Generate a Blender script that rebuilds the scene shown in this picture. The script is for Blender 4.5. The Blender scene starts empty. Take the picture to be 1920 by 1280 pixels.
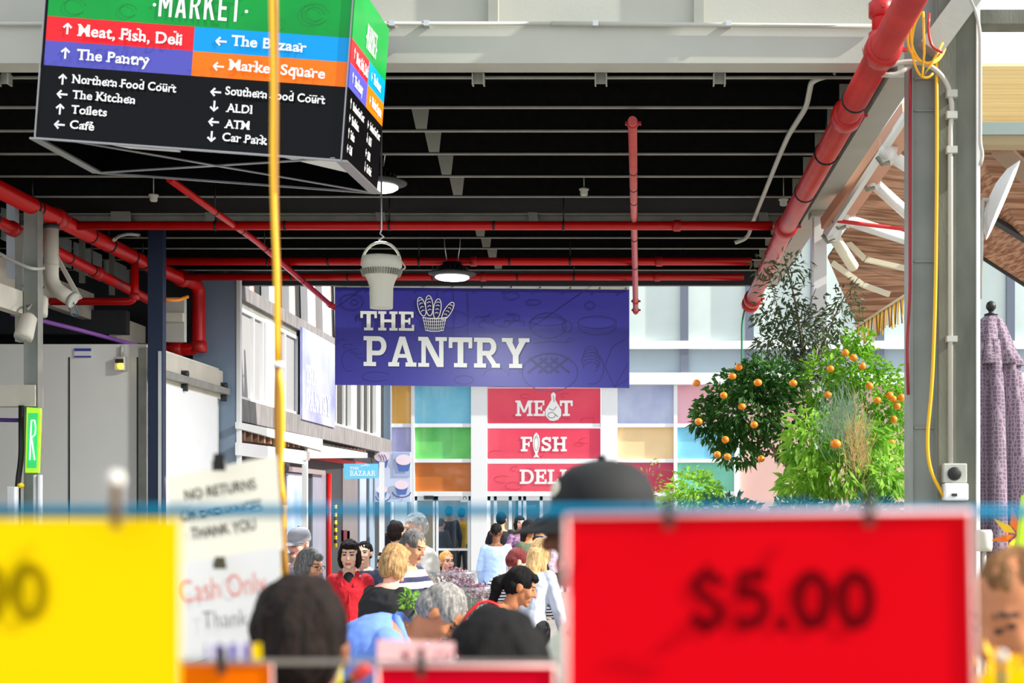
import bpy, bmesh, math, random
from mathutils import Vector as V, Matrix, noise
R = math.radians
random.seed(7)
S = bpy.context.scene
COL = S.collection
# ---------------------------------------------------------------- camera, sky, sun, exposure
F = 2700.0; CX, CY = 1180.0, 950.0; CZ = 1.95          # focal length in pixels, principal point, eye height
cd = bpy.data.cameras.new('camera'); cam = bpy.data.objects.new('camera', cd); COL.objects.link(cam)
cam.location = (0, 0, CZ); cam.rotation_euler = (R(90), 0, 0)
cd.sensor_width = 36.0; cd.lens = F / 1920 * 36.0
cd.shift_x = (960 - CX) / 1920; cd.shift_y = (CY - 640) / 1920
cd.clip_start = 0.05; cd.clip_end = 400
cd.dof.use_dof = True; cd.dof.focus_distance = 15.0; cd.dof.aperture_fstop = 3.9
S.camera = cam
w = bpy.data.worlds.new('sky'); S.world = w; w.use_nodes = True
bg = w.node_tree.nodes['Background']
bg.inputs[0].default_value = (0.86, 0.93, 1.0, 1); bg.inputs[1].default_value = 1.05
sd = bpy.data.lights.new('sun', 'SUN'); sd.energy = 6.8; sd.angle = R(0.6); sd.color = (1.0, 0.95, 0.86)
so = bpy.data.objects.new('sun', sd); COL.objects.link(so)
so.rotation_euler = V((-0.80, 0.12, -0.56)).to_track_quat('-Z', 'Y').to_euler()
vs = S.view_settings; vs.view_transform = 'Standard'; vs.look = 'None'; vs.exposure = 0.34; vs.gamma = 1.0; vs.use_curve_mapping = False

def P(x, y, d): return V(((x - CX) / F * d, d, CZ - (y - CY) / F * d))   # photo pixel + distance -> place
# ---------------------------------------------------------------- materials
def lin(c):
    return tuple(((v / 255 / 12.92) if v / 255 <= 0.04045 else ((v / 255 + 0.055) / 1.055) ** 2.4) for v in c) + (1,)
MATS = {}
def mat(name, col, rough=0.6, metal=0.0, var=0.0, scale=6.0, bump=0.0, bscale=40.0, emit=0.0, col2=None, trans=0.0, spec=0.5, stretch=None, alpha=1.0, coat=0.0):
    if name in MATS: return MATS[name]
    m = bpy.data.materials.new(name); m.use_nodes = True; MATS[name] = m
    nt = m.node_tree; n = nt.nodes; b = n['Principled BSDF']; L = nt.links.new
    c = lin(col)
    b.inputs['Base Color'].default_value = c
    b.inputs['Roughness'].default_value = rough; b.inputs['Metallic'].default_value = metal
    b.inputs['Specular IOR Level'].default_value = spec
    if coat: b.inputs['Coat Weight'].default_value = coat
    if emit:
        b.inputs['Emission Color'].default_value = c; b.inputs['Emission Strength'].default_value = emit
    if alpha < 1: b.inputs['Alpha'].default_value = alpha
    tc = n.new('ShaderNodeTexCoord'); mp = n.new('ShaderNodeMapping'); L(tc.outputs['Object'], mp.inputs['Vector'])
    if stretch: mp.inputs['Scale'].default_value = stretch
    if var or col2:
        nz = n.new('ShaderNodeTexNoise'); nz.inputs['Scale'].default_value = scale; nz.inputs['Detail'].default_value = 6
        L(mp.outputs['Vector'], nz.inputs['Vector'])
        cr = n.new('ShaderNodeValToRGB'); cr.color_ramp.elements[0].position = 0.32; cr.color_ramp.elements[1].position = 0.68
        c2 = lin(col2) if col2 else tuple(v * (1 - var) for v in c[:3]) + (1,)
        cr.color_ramp.elements[0].color = c2; cr.color_ramp.elements[1].color = c
        L(nz.outputs['Fac'], cr.inputs['Fac']); L(cr.outputs['Color'], b.inputs['Base Color'])
    if bump:
        nb = n.new('ShaderNodeTexNoise'); nb.inputs['Scale'].default_value = bscale; nb.inputs['Detail'].default_value = 4
        L(mp.outputs['Vector'], nb.inputs['Vector'])
        bp = n.new('ShaderNodeBump'); bp.inputs['Strength'].default_value = bump; bp.inputs['Distance'].default_value = 0.02
        L(nb.outputs['Fac'], bp.inputs['Height']); L(bp.outputs['Normal'], b.inputs['Normal'])
    if trans:                                            # thin translucent leaf / cloth
        tr = n.new('ShaderNodeBsdfTranslucent'); mx = n.new('ShaderNodeMixShader'); mx.inputs[0].default_value = trans
        if var or col2: L(cr.outputs['Color'], tr.inputs['Color'])
        else: tr.inputs['Color'].default_value = c
        L(b.outputs[0], mx.inputs[1]); L(tr.outputs[0], mx.inputs[2]); L(mx.outputs[0], n['Material Output'].inputs['Surface'])
    return m
def stripes(name, ca, cb, freq, axis='Z', duty=0.5, rough=0.8):
    m = bpy.data.materials.new(name); m.use_nodes = True
    nt = m.node_tree; n = nt.nodes; L = nt.links.new; b = n['Principled BSDF']; b.inputs['Roughness'].default_value = rough
    tc = n.new('ShaderNodeTexCoord'); sx = n.new('ShaderNodeSeparateXYZ'); L(tc.outputs['Object'], sx.inputs[0])
    a = n.new('ShaderNodeMath'); a.operation = 'MULTIPLY'; a.inputs[1].default_value = freq; L(sx.outputs[axis], a.inputs[0])
    f = n.new('ShaderNodeMath'); f.operation = 'FRACT'; L(a.outputs[0], f.inputs[0])
    g = n.new('ShaderNodeMath'); g.operation = 'GREATER_THAN'; g.inputs[1].default_value = duty; L(f.outputs[0], g.inputs[0])
    mx = n.new('ShaderNodeMixRGB'); mx.inputs[1].default_value = lin(ca); mx.inputs[2].default_value = lin(cb)
    L(g.outputs[0], mx.inputs[0]); L(mx.outputs[0], b.inputs['Base Color'])
    return m
def perforated(name, ca, cb, freq):
    m = bpy.data.materials.new(name); m.use_nodes = True
    nt = m.node_tree; n = nt.nodes; L = nt.links.new; b = n['Principled BSDF']; b.inputs['Roughness'].default_value = 0.6
    tc = n.new('ShaderNodeTexCoord'); vo = n.new('ShaderNodeTexVoronoi'); vo.inputs['Scale'].default_value = freq; vo.inputs['Randomness'].default_value = 0.1
    L(tc.outputs['Object'], vo.inputs['Vector'])
    cr = n.new('ShaderNodeValToRGB'); cr.color_ramp.elements[0].position = 0.38; cr.color_ramp.elements[1].position = 0.46
    cr.color_ramp.elements[0].color = lin(cb); cr.color_ramp.elements[1].color = lin(ca)
    L(vo.outputs['Distance'], cr.inputs['Fac']); L(cr.outputs['Color'], b.inputs['Base Color'])
    return m
def glass(name, tint, gloss=0.12, rough=0.03):
    m = bpy.data.materials.new(name); m.use_nodes = True
    nt = m.node_tree; n = nt.nodes; L = nt.links.new; n.remove(n['Principled BSDF'])
    t = n.new('ShaderNodeBsdfTransparent'); t.inputs[0].default_value = lin(tint)
    g = n.new('ShaderNodeBsdfGlossy'); g.inputs['Roughness'].default_value = rough
    mx = n.new('ShaderNodeMixShader'); mx.inputs[0].default_value = gloss
    L(t.outputs[0], mx.inputs[1]); L(g.outputs[0], mx.inputs[2]); L(mx.outputs[0], n['Material Output'].inputs['Surface'])
    return m
# ---------------------------------------------------------------- mesh building
def frame_of(d):
    d = V(d).normalized(); a = V((0, 0, 1)) if abs(d.z) < 0.95 else V((1, 0, 0))
    u = d.cross(a).normalized(); return u, u.cross(d).normalized(), d
ORG = {}
def org(o):
    while o is not None:
        if o.name in ORG: return ORG[o.name]
        o = o.parent
    return V((0, 0, 0))
class MB:
    def __init__(s): s.v = []; s.f = []; s.m = []; s.s = []
    def add(s, vs, fs, mi=0, smooth=False):
        b = len(s.v); s.v += [V(p) for p in vs]
        for f in fs: s.f.append([b + i for i in f]); s.m.append(mi); s.s.append(smooth)
        return s
    def box(s, lo, hi, mi=0):
        (a, b, c), (d, e, f) = lo, hi
        a, d = min(a, d), max(a, d); b, e = min(b, e), max(b, e); c, f = min(c, f), max(c, f)
        return s.add([(a,b,c),(d,b,c),(d,e,c),(a,e,c),(a,b,f),(d,b,f),(d,e,f),(a,e,f)],
                     [(0,3,2,1),(4,5,6,7),(0,1,5,4),(1,2,6,5),(2,3,7,6),(3,0,4,7)], mi)
    def beam(s, p0, p1, wd, ht, mi=0, up=None):
        p0, p1 = V(p0), V(p1); u, v, d = frame_of(p1 - p0)
        if up is not None: u = d.cross(V(up)).normalized(); v = u.cross(d).normalized()
        q = []
        for p in (p0, p1):
            for a, b in ((-1,-1),(1,-1),(1,1),(-1,1)): q.append(p + u * a * wd / 2 + v * b * ht / 2)
        return s.add(q, [(0,1,2,3),(7,6,5,4),(0,4,5,1),(1,5,6,2),(2,6,7,3),(3,7,4,0)], mi)
    def tube(s, pts, r, n=10, mi=0, closed=False, smooth=True):
        pts = [V(p) for p in pts]; k = len(pts); rs = r if isinstance(r, (list, tuple)) else [r] * k
        vs = []; u = None
        for i, p in enumerate(pts):
            if closed: d = pts[(i + 1) % k] - pts[i - 1]
            else: d = (pts[min(i + 1, k - 1)] - pts[max(i - 1, 0)])
            d.normalize()
            if u is None: u = frame_of(d)[0]
            else:
                u = (u - d * u.dot(d))
                u = u.normalized() if u.length > 1e-6 else frame_of(d)[0]
            w_ = d.cross(u)
            for j in range(n):
                a = 2 * math.pi * j / n; vs.append(p + (u * math.cos(a) + w_ * math.sin(a)) * rs[i])
        fs = []
        for i in range(k if closed else k - 1):
            for j in range(n):
                a, b = i * n, ((i + 1) % k) * n; fs.append((a + j, a + (j + 1) % n, b + (j + 1) % n, b + j))
        s.add(vs, fs, mi, smooth)
        if not closed:
            b = len(s.v) - k * n
            s.f.append([b + j for j in reversed(range(n))]); s.m.append(mi); s.s.append(False)
            s.f.append([b + (k - 1) * n + j for j in range(n)]); s.m.append(mi); s.s.append(False)
        return s
    def lathe(s, prof, c, axis=(0, 0, 1), n=20, mi=0, smooth=True):
        u, v, d = frame_of(axis); c = V(c); vs = []
        for r, z in prof:
            for j in range(n):
                a = 2 * math.pi * j / n; vs.append(c + d * z + (u * math.cos(a) + v * math.sin(a)) * r)
        fs = [(i*n+j, i*n+(j+1)%n, (i+1)*n+(j+1)%n, (i+1)*n+j) for i in range(len(prof)-1) for j in range(n)]
        fs.append(tuple(reversed(range(n)))); fs.append(tuple((len(prof)-1)*n + j for j in range(n)))
        return s.add(vs, fs, mi, smooth)
    def ell(s, c, r, M=None, n=14, k=9, mi=0):
        r = (r, r, r) if not isinstance(r, (tuple, list)) else r
        vs = [V((0, 0, -r[2]))]
        for i in range(1, k):
            t = math.pi * i / k
            for j in range(n):
                a = 2 * math.pi * j / n; vs.append(V((r[0]*math.sin(t)*math.cos(a), r[1]*math.sin(t)*math.sin(a), -r[2]*math.cos(t))))
        vs.append(V((0, 0, r[2]))); e = len(vs) - 1
        fs = [(0, 1+(j+1)%n, 1+j) for j in range(n)]
        for i in range(k - 2):
            for j in range(n): fs.append((1+i*n+j, 1+i*n+(j+1)%n, 1+(i+1)*n+(j+1)%n, 1+(i+1)*n+j))
        fs += [(e, 1+(k-2)*n+j, 1+(k-2)*n+(j+1)%n) for j in range(n)]
        c = V(c)
        return s.add([c + (M @ p if M else p) for p in vs], fs, mi, True)
    def cap(s, p0, r0, p1, r1, n=12):                    # tapered limb with round ends
        p0, p1 = V(p0), V(p1); u, v, d = frame_of(p1 - p0); L = (p1 - p0).length
        pr = [(r0 * math.cos(a), -r0 * math.sin(a)) for a in (R(88), R(60), R(30), 0)] + [(r1 * math.cos(a), L + r1 * math.sin(a)) for a in (0, R(30), R(60), R(88))]
        return s.lathe(pr, p0, d, n)
    def quad(s, a, b, c, d, mi=0): return s.add([a, b, c, d], [(0, 1, 2, 3)], mi)
    def slab(s, pts, th, mi=0):                          # polygon with thickness th backwards along its normal
        pts = [V(p) for p in pts]; nrm = (pts[1]-pts[0]).cross(pts[2]-pts[0]).normalized() * th; k = len(pts)
        return s.add(pts + [p - nrm for p in pts], [tuple(range(k)), tuple(reversed(range(k, 2*k)))] + [((i+1)%k, i, k+i, k+(i+1)%k) for i in range(k)], mi)
    def build(s, name, mats, parent=None, origin=None, bevel=0, sub=0):
        me = bpy.data.meshes.new(name)
        o = bpy.data.objects.new(name, me); COL.objects.link(o)
        if parent is not None: o.parent = parent; og = org(parent)
        else:
            if origin is None:
                xs = [p.x for p in s.v]; ys = [p.y for p in s.v]; zs = [p.z for p in s.v]
                origin = ((min(xs)+max(xs))/2, (min(ys)+max(ys))/2, min(zs))
            og = V(origin); o.location = og; ORG[o.name] = og
        me.from_pydata([tuple(p - og) for p in s.v], [], s.f); me.update()
        for m in (mats if isinstance(mats, (list, tuple)) else [mats]): me.materials.append(m)
        me.polygons.foreach_set('material_index', s.m); me.polygons.foreach_set('use_smooth', s.s)
        if bevel:
            b = o.modifiers.new('bevel', 'BEVEL'); b.width = bevel; b.segments = 2; b.limit_method = 'ANGLE'
        return o
def fillet(pts, rad, n=6):
    pts = [V(p) for p in pts]; out = [pts[0]]
    for i in range(1, len(pts) - 1):
        a, b, c = pts[i-1], pts[i], pts[i+1]; d1 = (a - b); d2 = (c - b); r = min(rad, d1.length * .49, d2.length * .49)
        p, q = b + d1.normalized() * r, b + d2.normalized() * r
        for k in range(n + 1):
            t = k / n; out.append(p * (1-t)**2 + b * 2*t*(1-t) + q * t*t)
    return out + [pts[-1]]
def tag(o, label, cat, group=None, kind=None):
    o['label'] = label; o['category'] = cat
    if group: o['group'] = group
    if kind: o['kind'] = kind
    return o
def thing(name, label, cat, loc, group=None):
    o = bpy.data.objects.new(name, None); COL.objects.link(o); o.empty_display_size = 0.1
    o.location = V(loc); ORG[o.name] = V(loc)
    return tag(o, label, cat, group)
def struct(name, mb, m, bevel=0):
    o = mb.build(name, m, bevel=bevel); o['kind'] = 'structure'; return o
TR = [0]
def trim(mb, m, bevel=0):
    TR[0] += 1; return struct('trim_%d' % TR[0], mb, m, bevel)
# ---------------------------------------------------------------- lettering
_tc = {}
def text2d(s, bold=0.0):
    if (s, bold) in _tc: return _tc[(s, bold)]
    c = bpy.data.curves.new('t', 'FONT'); c.body = s; c.offset = bold; c.size = 1.0; c.resolution_u = 4
    o = bpy.data.objects.new('t', c); COL.objects.link(o)
    bpy.context.view_layer.update(); dg = bpy.context.evaluated_depsgraph_get()
    me = bpy.data.meshes.new_from_object(o.evaluated_get(dg))
    bm = bmesh.new(); bm.from_mesh(me); bmesh.ops.remove_doubles(bm, verts=bm.verts, dist=1e-5)
    vs = [(v.co.x, v.co.y) for v in bm.verts]; bm.verts.index_update()
    fs = [tuple(v.index for v in f.verts) for f in bm.faces]
    ed = [(e.verts[0].index, e.verts[1].index) for e in bm.edges if len(e.link_faces) == 1]
    bm.free(); bpy.data.meshes.remove(me); bpy.data.objects.remove(o); bpy.data.curves.remove(c)
    _tc[(s, bold)] = (vs, fs, ed); return _tc[(s, bold)]
def textpolys(s, bold=0.0, slab=False):
    vs, fs, ed = text2d(s, bold); ps = [[vs[i] for i in f] for f in fs]
    if slab:
        for a, b in ed:
            (x0, y0), (x1, y1) = vs[a], vs[b]; l = abs(x1 - x0)
            if abs(y1 - y0) < 0.004 and 0.06 < l < 0.20:
                lo = min(x0, x1) - 0.055; hi = max(x0, x1) + 0.055
                if abs(y0) < 0.05: ps.append([(lo, y0), (hi, y0), (hi, y0 + .085), (lo, y0 + .085)])
                elif y0 > 0.45: ps.append([(lo, y0 - .085), (hi - .05, y0 - .085), (hi - .05, y0), (lo, y0)])
    return ps
def bowl(x0, y0, y1, xr, th, n=12):
    out = []; h = (y1 - y0) / 2; xm = xr - h * 0.95; yc = (y0 + y1) / 2
    def arc(ix, h_): return [(x0, yc + h_)] + [(xm + (h * .95 - ix) * math.sin(math.pi * k / n), yc + h_ * math.cos(math.pi * k / n)) for k in range(n + 1)] + [(x0, yc - h_)]
    A, B = arc(0, h), arc(th, h - th * .8)
    for i in range(len(A) - 1): out.append([A[i], B[i], B[i+1], A[i+1]])
    return out
def stroke(pts, wd):
    out = []
    for i in range(len(pts) - 1):
        def nr(k):
            a = pts[max(k-1, 0)]; b = pts[min(k+1, len(pts)-1)]; dx, dy = b[0]-a[0], b[1]-a[1]; l = math.hypot(dx, dy) or 1
            return (-dy / l * wd / 2, dx / l * wd / 2)
        a, b = pts[i], pts[i+1]; na, nb = nr(i), nr(i+1)
        out.append([(a[0]+na[0], a[1]+na[1]), (a[0]-na[0], a[1]-na[1]), (b[0]-nb[0], b[1]-nb[1]), (b[0]+nb[0], b[1]+nb[1])])
    return out
def ring2_(cx, cy, rx, ry, wd, n=28): return stroke([(cx + rx*math.cos(2*math.pi*k/n), cy + ry*math.sin(2*math.pi*k/n)) for k in range(n+1)], wd)
def rc(x0, y0, x1, y1): return [(x0, y0), (x1, y0), (x1, y1), (x0, y1)]
GL = {
 'T': (.9, [rc(.34,0,.56,1), rc(0,.84,.9,1), rc(0,.64,.14,1), rc(.76,.64,.9,1), rc(.2,0,.7,.14)]),
 'H': (1.05, [rc(.12,0,.33,1), rc(.72,0,.93,1), rc(.3,.43,.75,.58)] + [rc(x,y,x+.44,y+.14) for x in (0,.61) for y in (0,.86)]),
 'E': (.84, [rc(.12,0,.33,1), rc(0,.86,.8,1), rc(.67,.68,.8,1), rc(0,0,.84,.14), rc(.7,0,.84,.32), rc(.3,.43,.6,.57), rc(.52,.33,.63,.67)]),
 'F': (.8, [rc(.12,0,.33,1), rc(0,.86,.8,1), rc(.67,.66,.8,1), rc(0,0,.48,.14), rc(.3,.42,.6,.56), rc(.52,.32,.63,.66)]),
 'P': (.88, [rc(.12,0,.33,1), rc(0,0,.48,.14), rc(0,.86,.33,1)] + bowl(.3,.36,1,.88,.2)),
 'R': (1.0, [rc(.12,0,.33,1), rc(0,0,.46,.14), rc(0,.86,.33,1), [(.42,.44),(.63,.44),(.92,.06),(.70,.06)], rc(.68,0,1.0,.14)] + bowl(.3,.4,1,.86,.2)),
 'A': (1.08, [[(.12,.1),(.32,.1),(.63,1),(.43,1)], [(.76,.1),(.97,.1),(.65,1),(.45,1)], rc(.3,.29,.78,.42), rc(0,0,.42,.14), rc(.66,0,1.08,.14)]),
 'N': (1.1, [rc(.12,0,.29,1), rc(.8,0,.97,1), [(.12,1),(.37,1),(.97,0),(.72,0)], rc(0,0,.42,.13), rc(0,.87,.3,1), rc(.66,.87,1.1,1)]),
 'Y': (1.06, [rc(.42,0,.64,.46), [(.1,.95),(.35,.95),(.64,.42),(.42,.42)], [(.71,.95),(.96,.95),(.64,.42),(.42,.42)], rc(0,.87,.42,1), rc(.64,.87,1.06,1), rc(.28,0,.78,.14)]),
 'M': (1.28, [rc(.12,0,.31,1), rc(.97,0,1.16,1), [(.12,1),(.36,1),(.72,.22),(.56,.22)], [(.92,1),(1.16,1),(.72,.22),(.56,.22)], rc(0,0,.43,.13), rc(.85,0,1.28,.13), rc(0,.87,.3,1), rc(.98,.87,1.28,1)]),
 'I': (.48, [rc(.13,0,.35,1), rc(0,0,.48,.14), rc(0,.86,.48,1)]),
 'L': (.8, [rc(.12,0,.33,1), rc(0,0,.8,.14), rc(.66,0,.8,.36), rc(0,.86,.46,1)]),
 'D': (.98, [rc(.12,0,.33,1), rc(0,0,.33,.14), rc(0,.86,.33,1)] + bowl(.3,0,1,.98,.2)),
 'B': (.92, [rc(.12,0,.33,1), rc(0,0,.33,.14), rc(0,.86,.33,1)] + bowl(.3,0,.56,.92,.18) + bowl(.3,.46,1,.86,.18)),
 'Z': (.86, [rc(.02,.86,.84,1), rc(.02,.66,.16,1), rc(0,0,.86,.14), rc(.72,0,.86,.34), [(0,.08),(.24,.08),(.84,.92),(.6,.92)]]),
 'S': (.78, stroke([(.66,.72),(.6,.86),(.4,.91),(.2,.85),(.13,.71),(.22,.58),(.42,.5),(.6,.41),(.66,.27),(.56,.13),(.36,.09),(.16,.15),(.1,.3)], .19) + [rc(.58,.66,.72,.98), rc(.04,.02,.18,.34)]),
 'm': (.6, [rc(0,0,.13,1), rc(.47,0,.6,1), [(0,1),(.16,1),(.36,.32),(.25,.32)], [(.44,1),(.6,1),(.35,.32),(.24,.32)]]),
 'a': (.5, [[(0,0),(.13,0),(.32,1),(.18,1)], [(.37,0),(.5,0),(.32,1),(.18,1)], rc(.12,.2,.38,.32)]),
 'r': (.48, [rc(0,0,.13,1), [(.2,.46),(.33,.46),(.48,0),(.34,0)]] + bowl(.1,.44,1,.46,.13)),
 'k': (.5, [rc(0,0,.13,1), [(.12,.36),(.12,.6),(.35,1),(.49,1)], [(.19,.55),(.29,.68),(.5,0),(.36,0)]]),
 'e': (.4, [rc(0,0,.13,1), rc(.1,0,.4,.13), rc(.1,.43,.36,.56), rc(.1,.87,.4,1)]),
 't': (.45, [rc(.16,0,.29,1), rc(0,.87,.45,1)]),
 ' ': (.45, []),
 '0': (.7, ring2_(.35,.5,.25,.40,.2)), '.': (.26, [rc(.03,0,.23,.2)]),
 '5': (.7, stroke([(.62,.91),(.2,.91),(.17,.56),(.3,.62),(.44,.61),(.59,.5),(.61,.32),(.5,.14),(.32,.09),(.08,.15)],.185)),
 '$': (.72, stroke([(.62,.74),(.5,.88),(.33,.91),(.17,.83),(.15,.68),(.28,.56),(.48,.46),(.6,.34),(.58,.18),(.44,.09),(.26,.1),(.08,.22)],.175) + [rc(.31,-.09,.41,.14), rc(.31,.86,.41,1.09)])}
def slabpolys(s, gap=0.06):
    ps = []; x = 0
    for ch in s:
        wd, pl = GL[ch]
        for p in pl: ps.append([(a + x, b) for a, b in p])
        x += wd + gap
    return ps, x - gap
def put(mb, ps, O, U, W, N, sx, sy, lift=0.004, mi=0, th=0.0):
    O, U, W, N = V(O), V(U), V(W), V(N)
    for i_, p in enumerate(ps):
        ar = sum(p[i][0]*p[(i+1)%len(p)][1] - p[(i+1)%len(p)][0]*p[i][1] for i in range(len(p)))
        q = p if ar > 0 else list(reversed(p))
        pts = [O + U * (a * sx) + W * (b * sy) + N * (lift + i_ * 0.00012 * (1 if sx > .05 else .08)) for a, b in q]
        if th: mb.slab(pts, th, mi)
        else: mb.add(pts, [tuple(range(len(pts)))], mi)
def fit(mb, ps, O, U, W, N, width=None, cap=None, capu=0.72, lift=0.004, mi=0, th=0.0):
    xs = [a for p in ps for a, b in p]; x0, x1 = min(xs), max(xs)
    sy = cap / capu; sx = width / (x1 - x0) if width else sy
    put(mb, [[(a - x0, b) for a, b in p] for p in ps], O, U, W, N, sx, sy, lift, mi, th)
def disc2(cx, cy, rx, ry, n=20): return [(cx + rx*math.cos(2*math.pi*k/n), cy + ry*math.sin(2*math.pi*k/n)) for k in range(n)]
def ring2(cx, cy, rx, ry, wd, n=20, a0=0, a1=360): return stroke([(cx + rx*math.cos(R(a0+(a1-a0)*k/n)), cy + ry*math.sin(R(a0+(a1-a0)*k/n))) for k in range(n+1)], wd)
ARU = [rc(-.09,-.5,.09,.3)] + stroke([(-.36,.08),(0,.44),(.36,.08)], .19)
def arrow2(d):
    k = {'u': 0, 'l': 90, 'd': 180, 'r': 270}[d]; c, s_ = math.cos(R(k)), math.sin(R(k))
    return [[(a*c - b*s_, a*s_ + b*c) for a, b in p] for p in ARU]
UX, UY, UZ = V((1,0,0)), V((0,1,0)), V((0,0,1)); NY = V((0,-1,0))
# ================================================================ the setting
M_black = mat('roof_black', (17,17,16), 0.8, var=.5, scale=14, bump=.15, spec=.1)
M_lip = mat('galvanised_lip', (150,150,140), 0.45, metal=.3, var=.25, scale=5)
M_steel = mat('grey_paint_steel', (164,165,154), 0.5, var=.16, scale=2.5, bump=.04)
M_fascia = mat('fascia_paint', (186,186,175), 0.6, var=.12, scale=1.2, bump=.04)
M_col = mat('weathered_column', (116,118,102), 0.55, var=.45, scale=3.0, bump=.1, stretch=(1.6,1.6,.5))
M_colL = mat('pale_column', (142,148,140), 0.5, var=.2, scale=3.0)
M_white = mat('white_paint', (232,233,232), 0.45, var=.04, scale=3)
M_conc = mat('stained_concrete', (132,128,128), 0.85, var=.42, scale=3.0, bump=.2, stretch=(3,3,.7))
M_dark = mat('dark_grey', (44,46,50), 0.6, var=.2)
M_slate = mat('slate_blue_panel', (128,146,166), 0.4, var=.1, scale=1.5)
M_red = mat('fire_pipe_red', (196,8,8), 0.32, var=.1, scale=5, spec=.35)
M_redF = mat('fitting_red', (178,16,16), 0.4)
M_chrome = mat('bright_metal', (205,205,205), 0.3, metal=.8)
M_cable = mat('black_cable', (18,18,20), 0.5)
M_conduit = mat('conduit_grey', (184,184,174), 0.45)

struct('floor', MB().box((-40,-12,-.1),(40,45,0)), mat('concrete_floor', (150,146,140), .7, var=.2, scale=1.0, bump=.05))
# roof deck with its purlins
struct('ceiling', MB().box((-9.0,10.36,5.30),(2.0,20.0,5.40)), M_black)
PUR = [8505/h for h in (803,747,703,660,618,580)] + [16.9,17.6,18.4,19.2]
for i, y in enumerate(PUR):
    mb = MB().box((-8.9,y,5.112),(1.86,y+.03,5.30),0).box((-8.9,y-.02,5.10),(1.86,y+.02,5.112),1)
    mb.box((1.66 if i else 1.5,y-.012,5.14),(1.88,y-.002,5.29),2)
    if 1 < i: mb.slab([(-1.78-.05,y-.02,5.30),(-1.78-.01,y-.02,5.12),(-1.78+.08,y-.02,5.12),(-1.78+.10,y-.02,5.30)],.012,2)
    trim(mb, [M_black, M_lip, M_steel])
trim(MB().box((-8.9,15.72,5.02),(1.86,15.75,5.12)).box((-8.9,15.62,5.0),(1.86,15.75,5.015)).box((-8.9,15.62,5.12),(1.86,15.75,5.135)).box((-5.6,15.55,4.97),(-5.4,15.6,5.14)), M_lip)   # girder
for x in (-4.6,-2.75,-1.1,1.4):
    trim(MB().slab([(x,15.6,5.14),(x+.02,15.6,4.98),(x+.12,15.6,4.98),(x+.1,15.6,5.14)],.02), M_lip)
trim(MB().box((-8.9,19.95,5.02),(1.9,20.05,5.40)), M_dark)                       # end edge beam
# right edge beam and the front fascia
trim(MB().box((1.86,10.3,5.02),(2.06,20,5.06)).box((1.92,10.3,5.06),(2.0,20,5.40)), M_steel)
zt, zb = P(0,52,10.2).z, P(0,113,10.2).z
fb = MB().box((-8.5,10.2,zb),(1.80,10.235,zt),0).box((-8.5,10.2,zb-.02),(1.80,10.42,zb),0).box((-8.5,10.2,zt),(1.80,10.42,zt+.02),0)
trim(fb, M_fascia)
trim(MB().box((-8.5,10.36,zt+.02),(2.4,10.40,zt+1.2)), M_fascia)
for px in (925,1310,520,140):
    x = P(px,0,10.3).x; trim(MB().box((x-.035,10.28,zt+.02),(x+.035,10.36,zt+1.2)), M_steel)
for px in (12,898,1127,1348):
    x = P(px,0,10.5).x; trim(MB().box((x-.045,10.43,zb-.10),(x-.035,10.5,zb-.02)).box((x+.035,10.43,zb-.10),(x+.045,10.5,zb-.02)).box((x-.035,10.49,zb-.08),(x+.035,10.5,zb)), M_steel)
cnd = thing('conduit_pipe', 'thin grey conduit pipe clipped along the top of the front fascia beam', 'conduit', (0,10.17,zt))
MB().tube([(-6,10.17,zt+.02),(-.55,10.17,zt+.02)],.013).tube([(-.55,10.17,zt+.02),(1.76,10.17,zt)],.016).build('pipe', M_conduit, cnd)
for px in (735,1117,1366,800):
    x = P(px,0,10.17).x; MB().box((x-.02,10.15,zt-.0),(x+.02,10.2,zt+.038)).build('saddle', M_chrome, cnd)

# steel columns
def pxbox(mb, x0, x1, y0, y1, d, dep, mi=0):
    a, b = P(x0,y1,d), P(x1,y0,d); return mb.box((a.x,d,a.z),(b.x,d+dep,b.z),mi)
c1 = thing('steel_column', 'broad weathered grey steel column with yellow cord and power socket', 'column', (P(1770,0,9.6).x,9.6,0))
def cb(x0,x1,d,dep,z0=0,z1=7.2): a,b = P(x0,0,d).x,P(x1,0,d).x; return MB().box((a,d,z0),(b,d+dep,z1))
cb(1759,1833,9.6,.3).build('main_web', M_col, c1, bevel=.006)
cb(1707,1757,9.72,.14).build('side_plate', M_colL, c1, bevel=.004)
cb(1706,1712,9.69,.2).build('flange', M_colL, c1); cb(1831,1838,9.58,.3).build('flange', M_white, c1); cb(1757,1761,9.62,.2).build('flange', M_colL, c1)  # right flange is white to paint in the sun on that edge
for y in (145,205,488,800):
    a = P(1714,y,9.70); b = P(1756,y+3,9.70); MB().box((a.x,9.705,b.z),(b.x,9.72,a.z)).build('splice_plate', M_colL, c1)
MB().beam(P(1742,95,9.55),P(1830,-25,9.55),.16,.12,up=(0,-1,0)).build('brace', M_steel, c1)
c2 = thing('steel_post', 'slim white sunlit post under the corner of the dark roof', 'column', (P(1537,0,15).x,15,0))
x = P(1537,0,15).x
MB().box((x-.065,14.95,0),(x+.065,15.1,5.02)).build('post', M_white, c2); MB().box((x-.10,14.9,4.96),(x+.10,15.15,5.02)).build('cap_plate', M_steel, c2)
c3 = thing('steel_post', 'pale post at far left carrying the green lit sign', 'column', (-5.86,14.1,0))
MB().box((-5.93,14.1,0),(-5.79,14.2,4.85)).build('post', M_colL, c3)
MB().box((-5.79,14.08,0),(-5.782,14.2,4.85)).build('flange', M_lip, c3)
c4 = thing('steel_post', 'dark navy post in front of the cold room corner', 'column', (-5.33,16.25,0))
a, b = P(277,0,16.2).x, P(305,0,16.2).x
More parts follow.
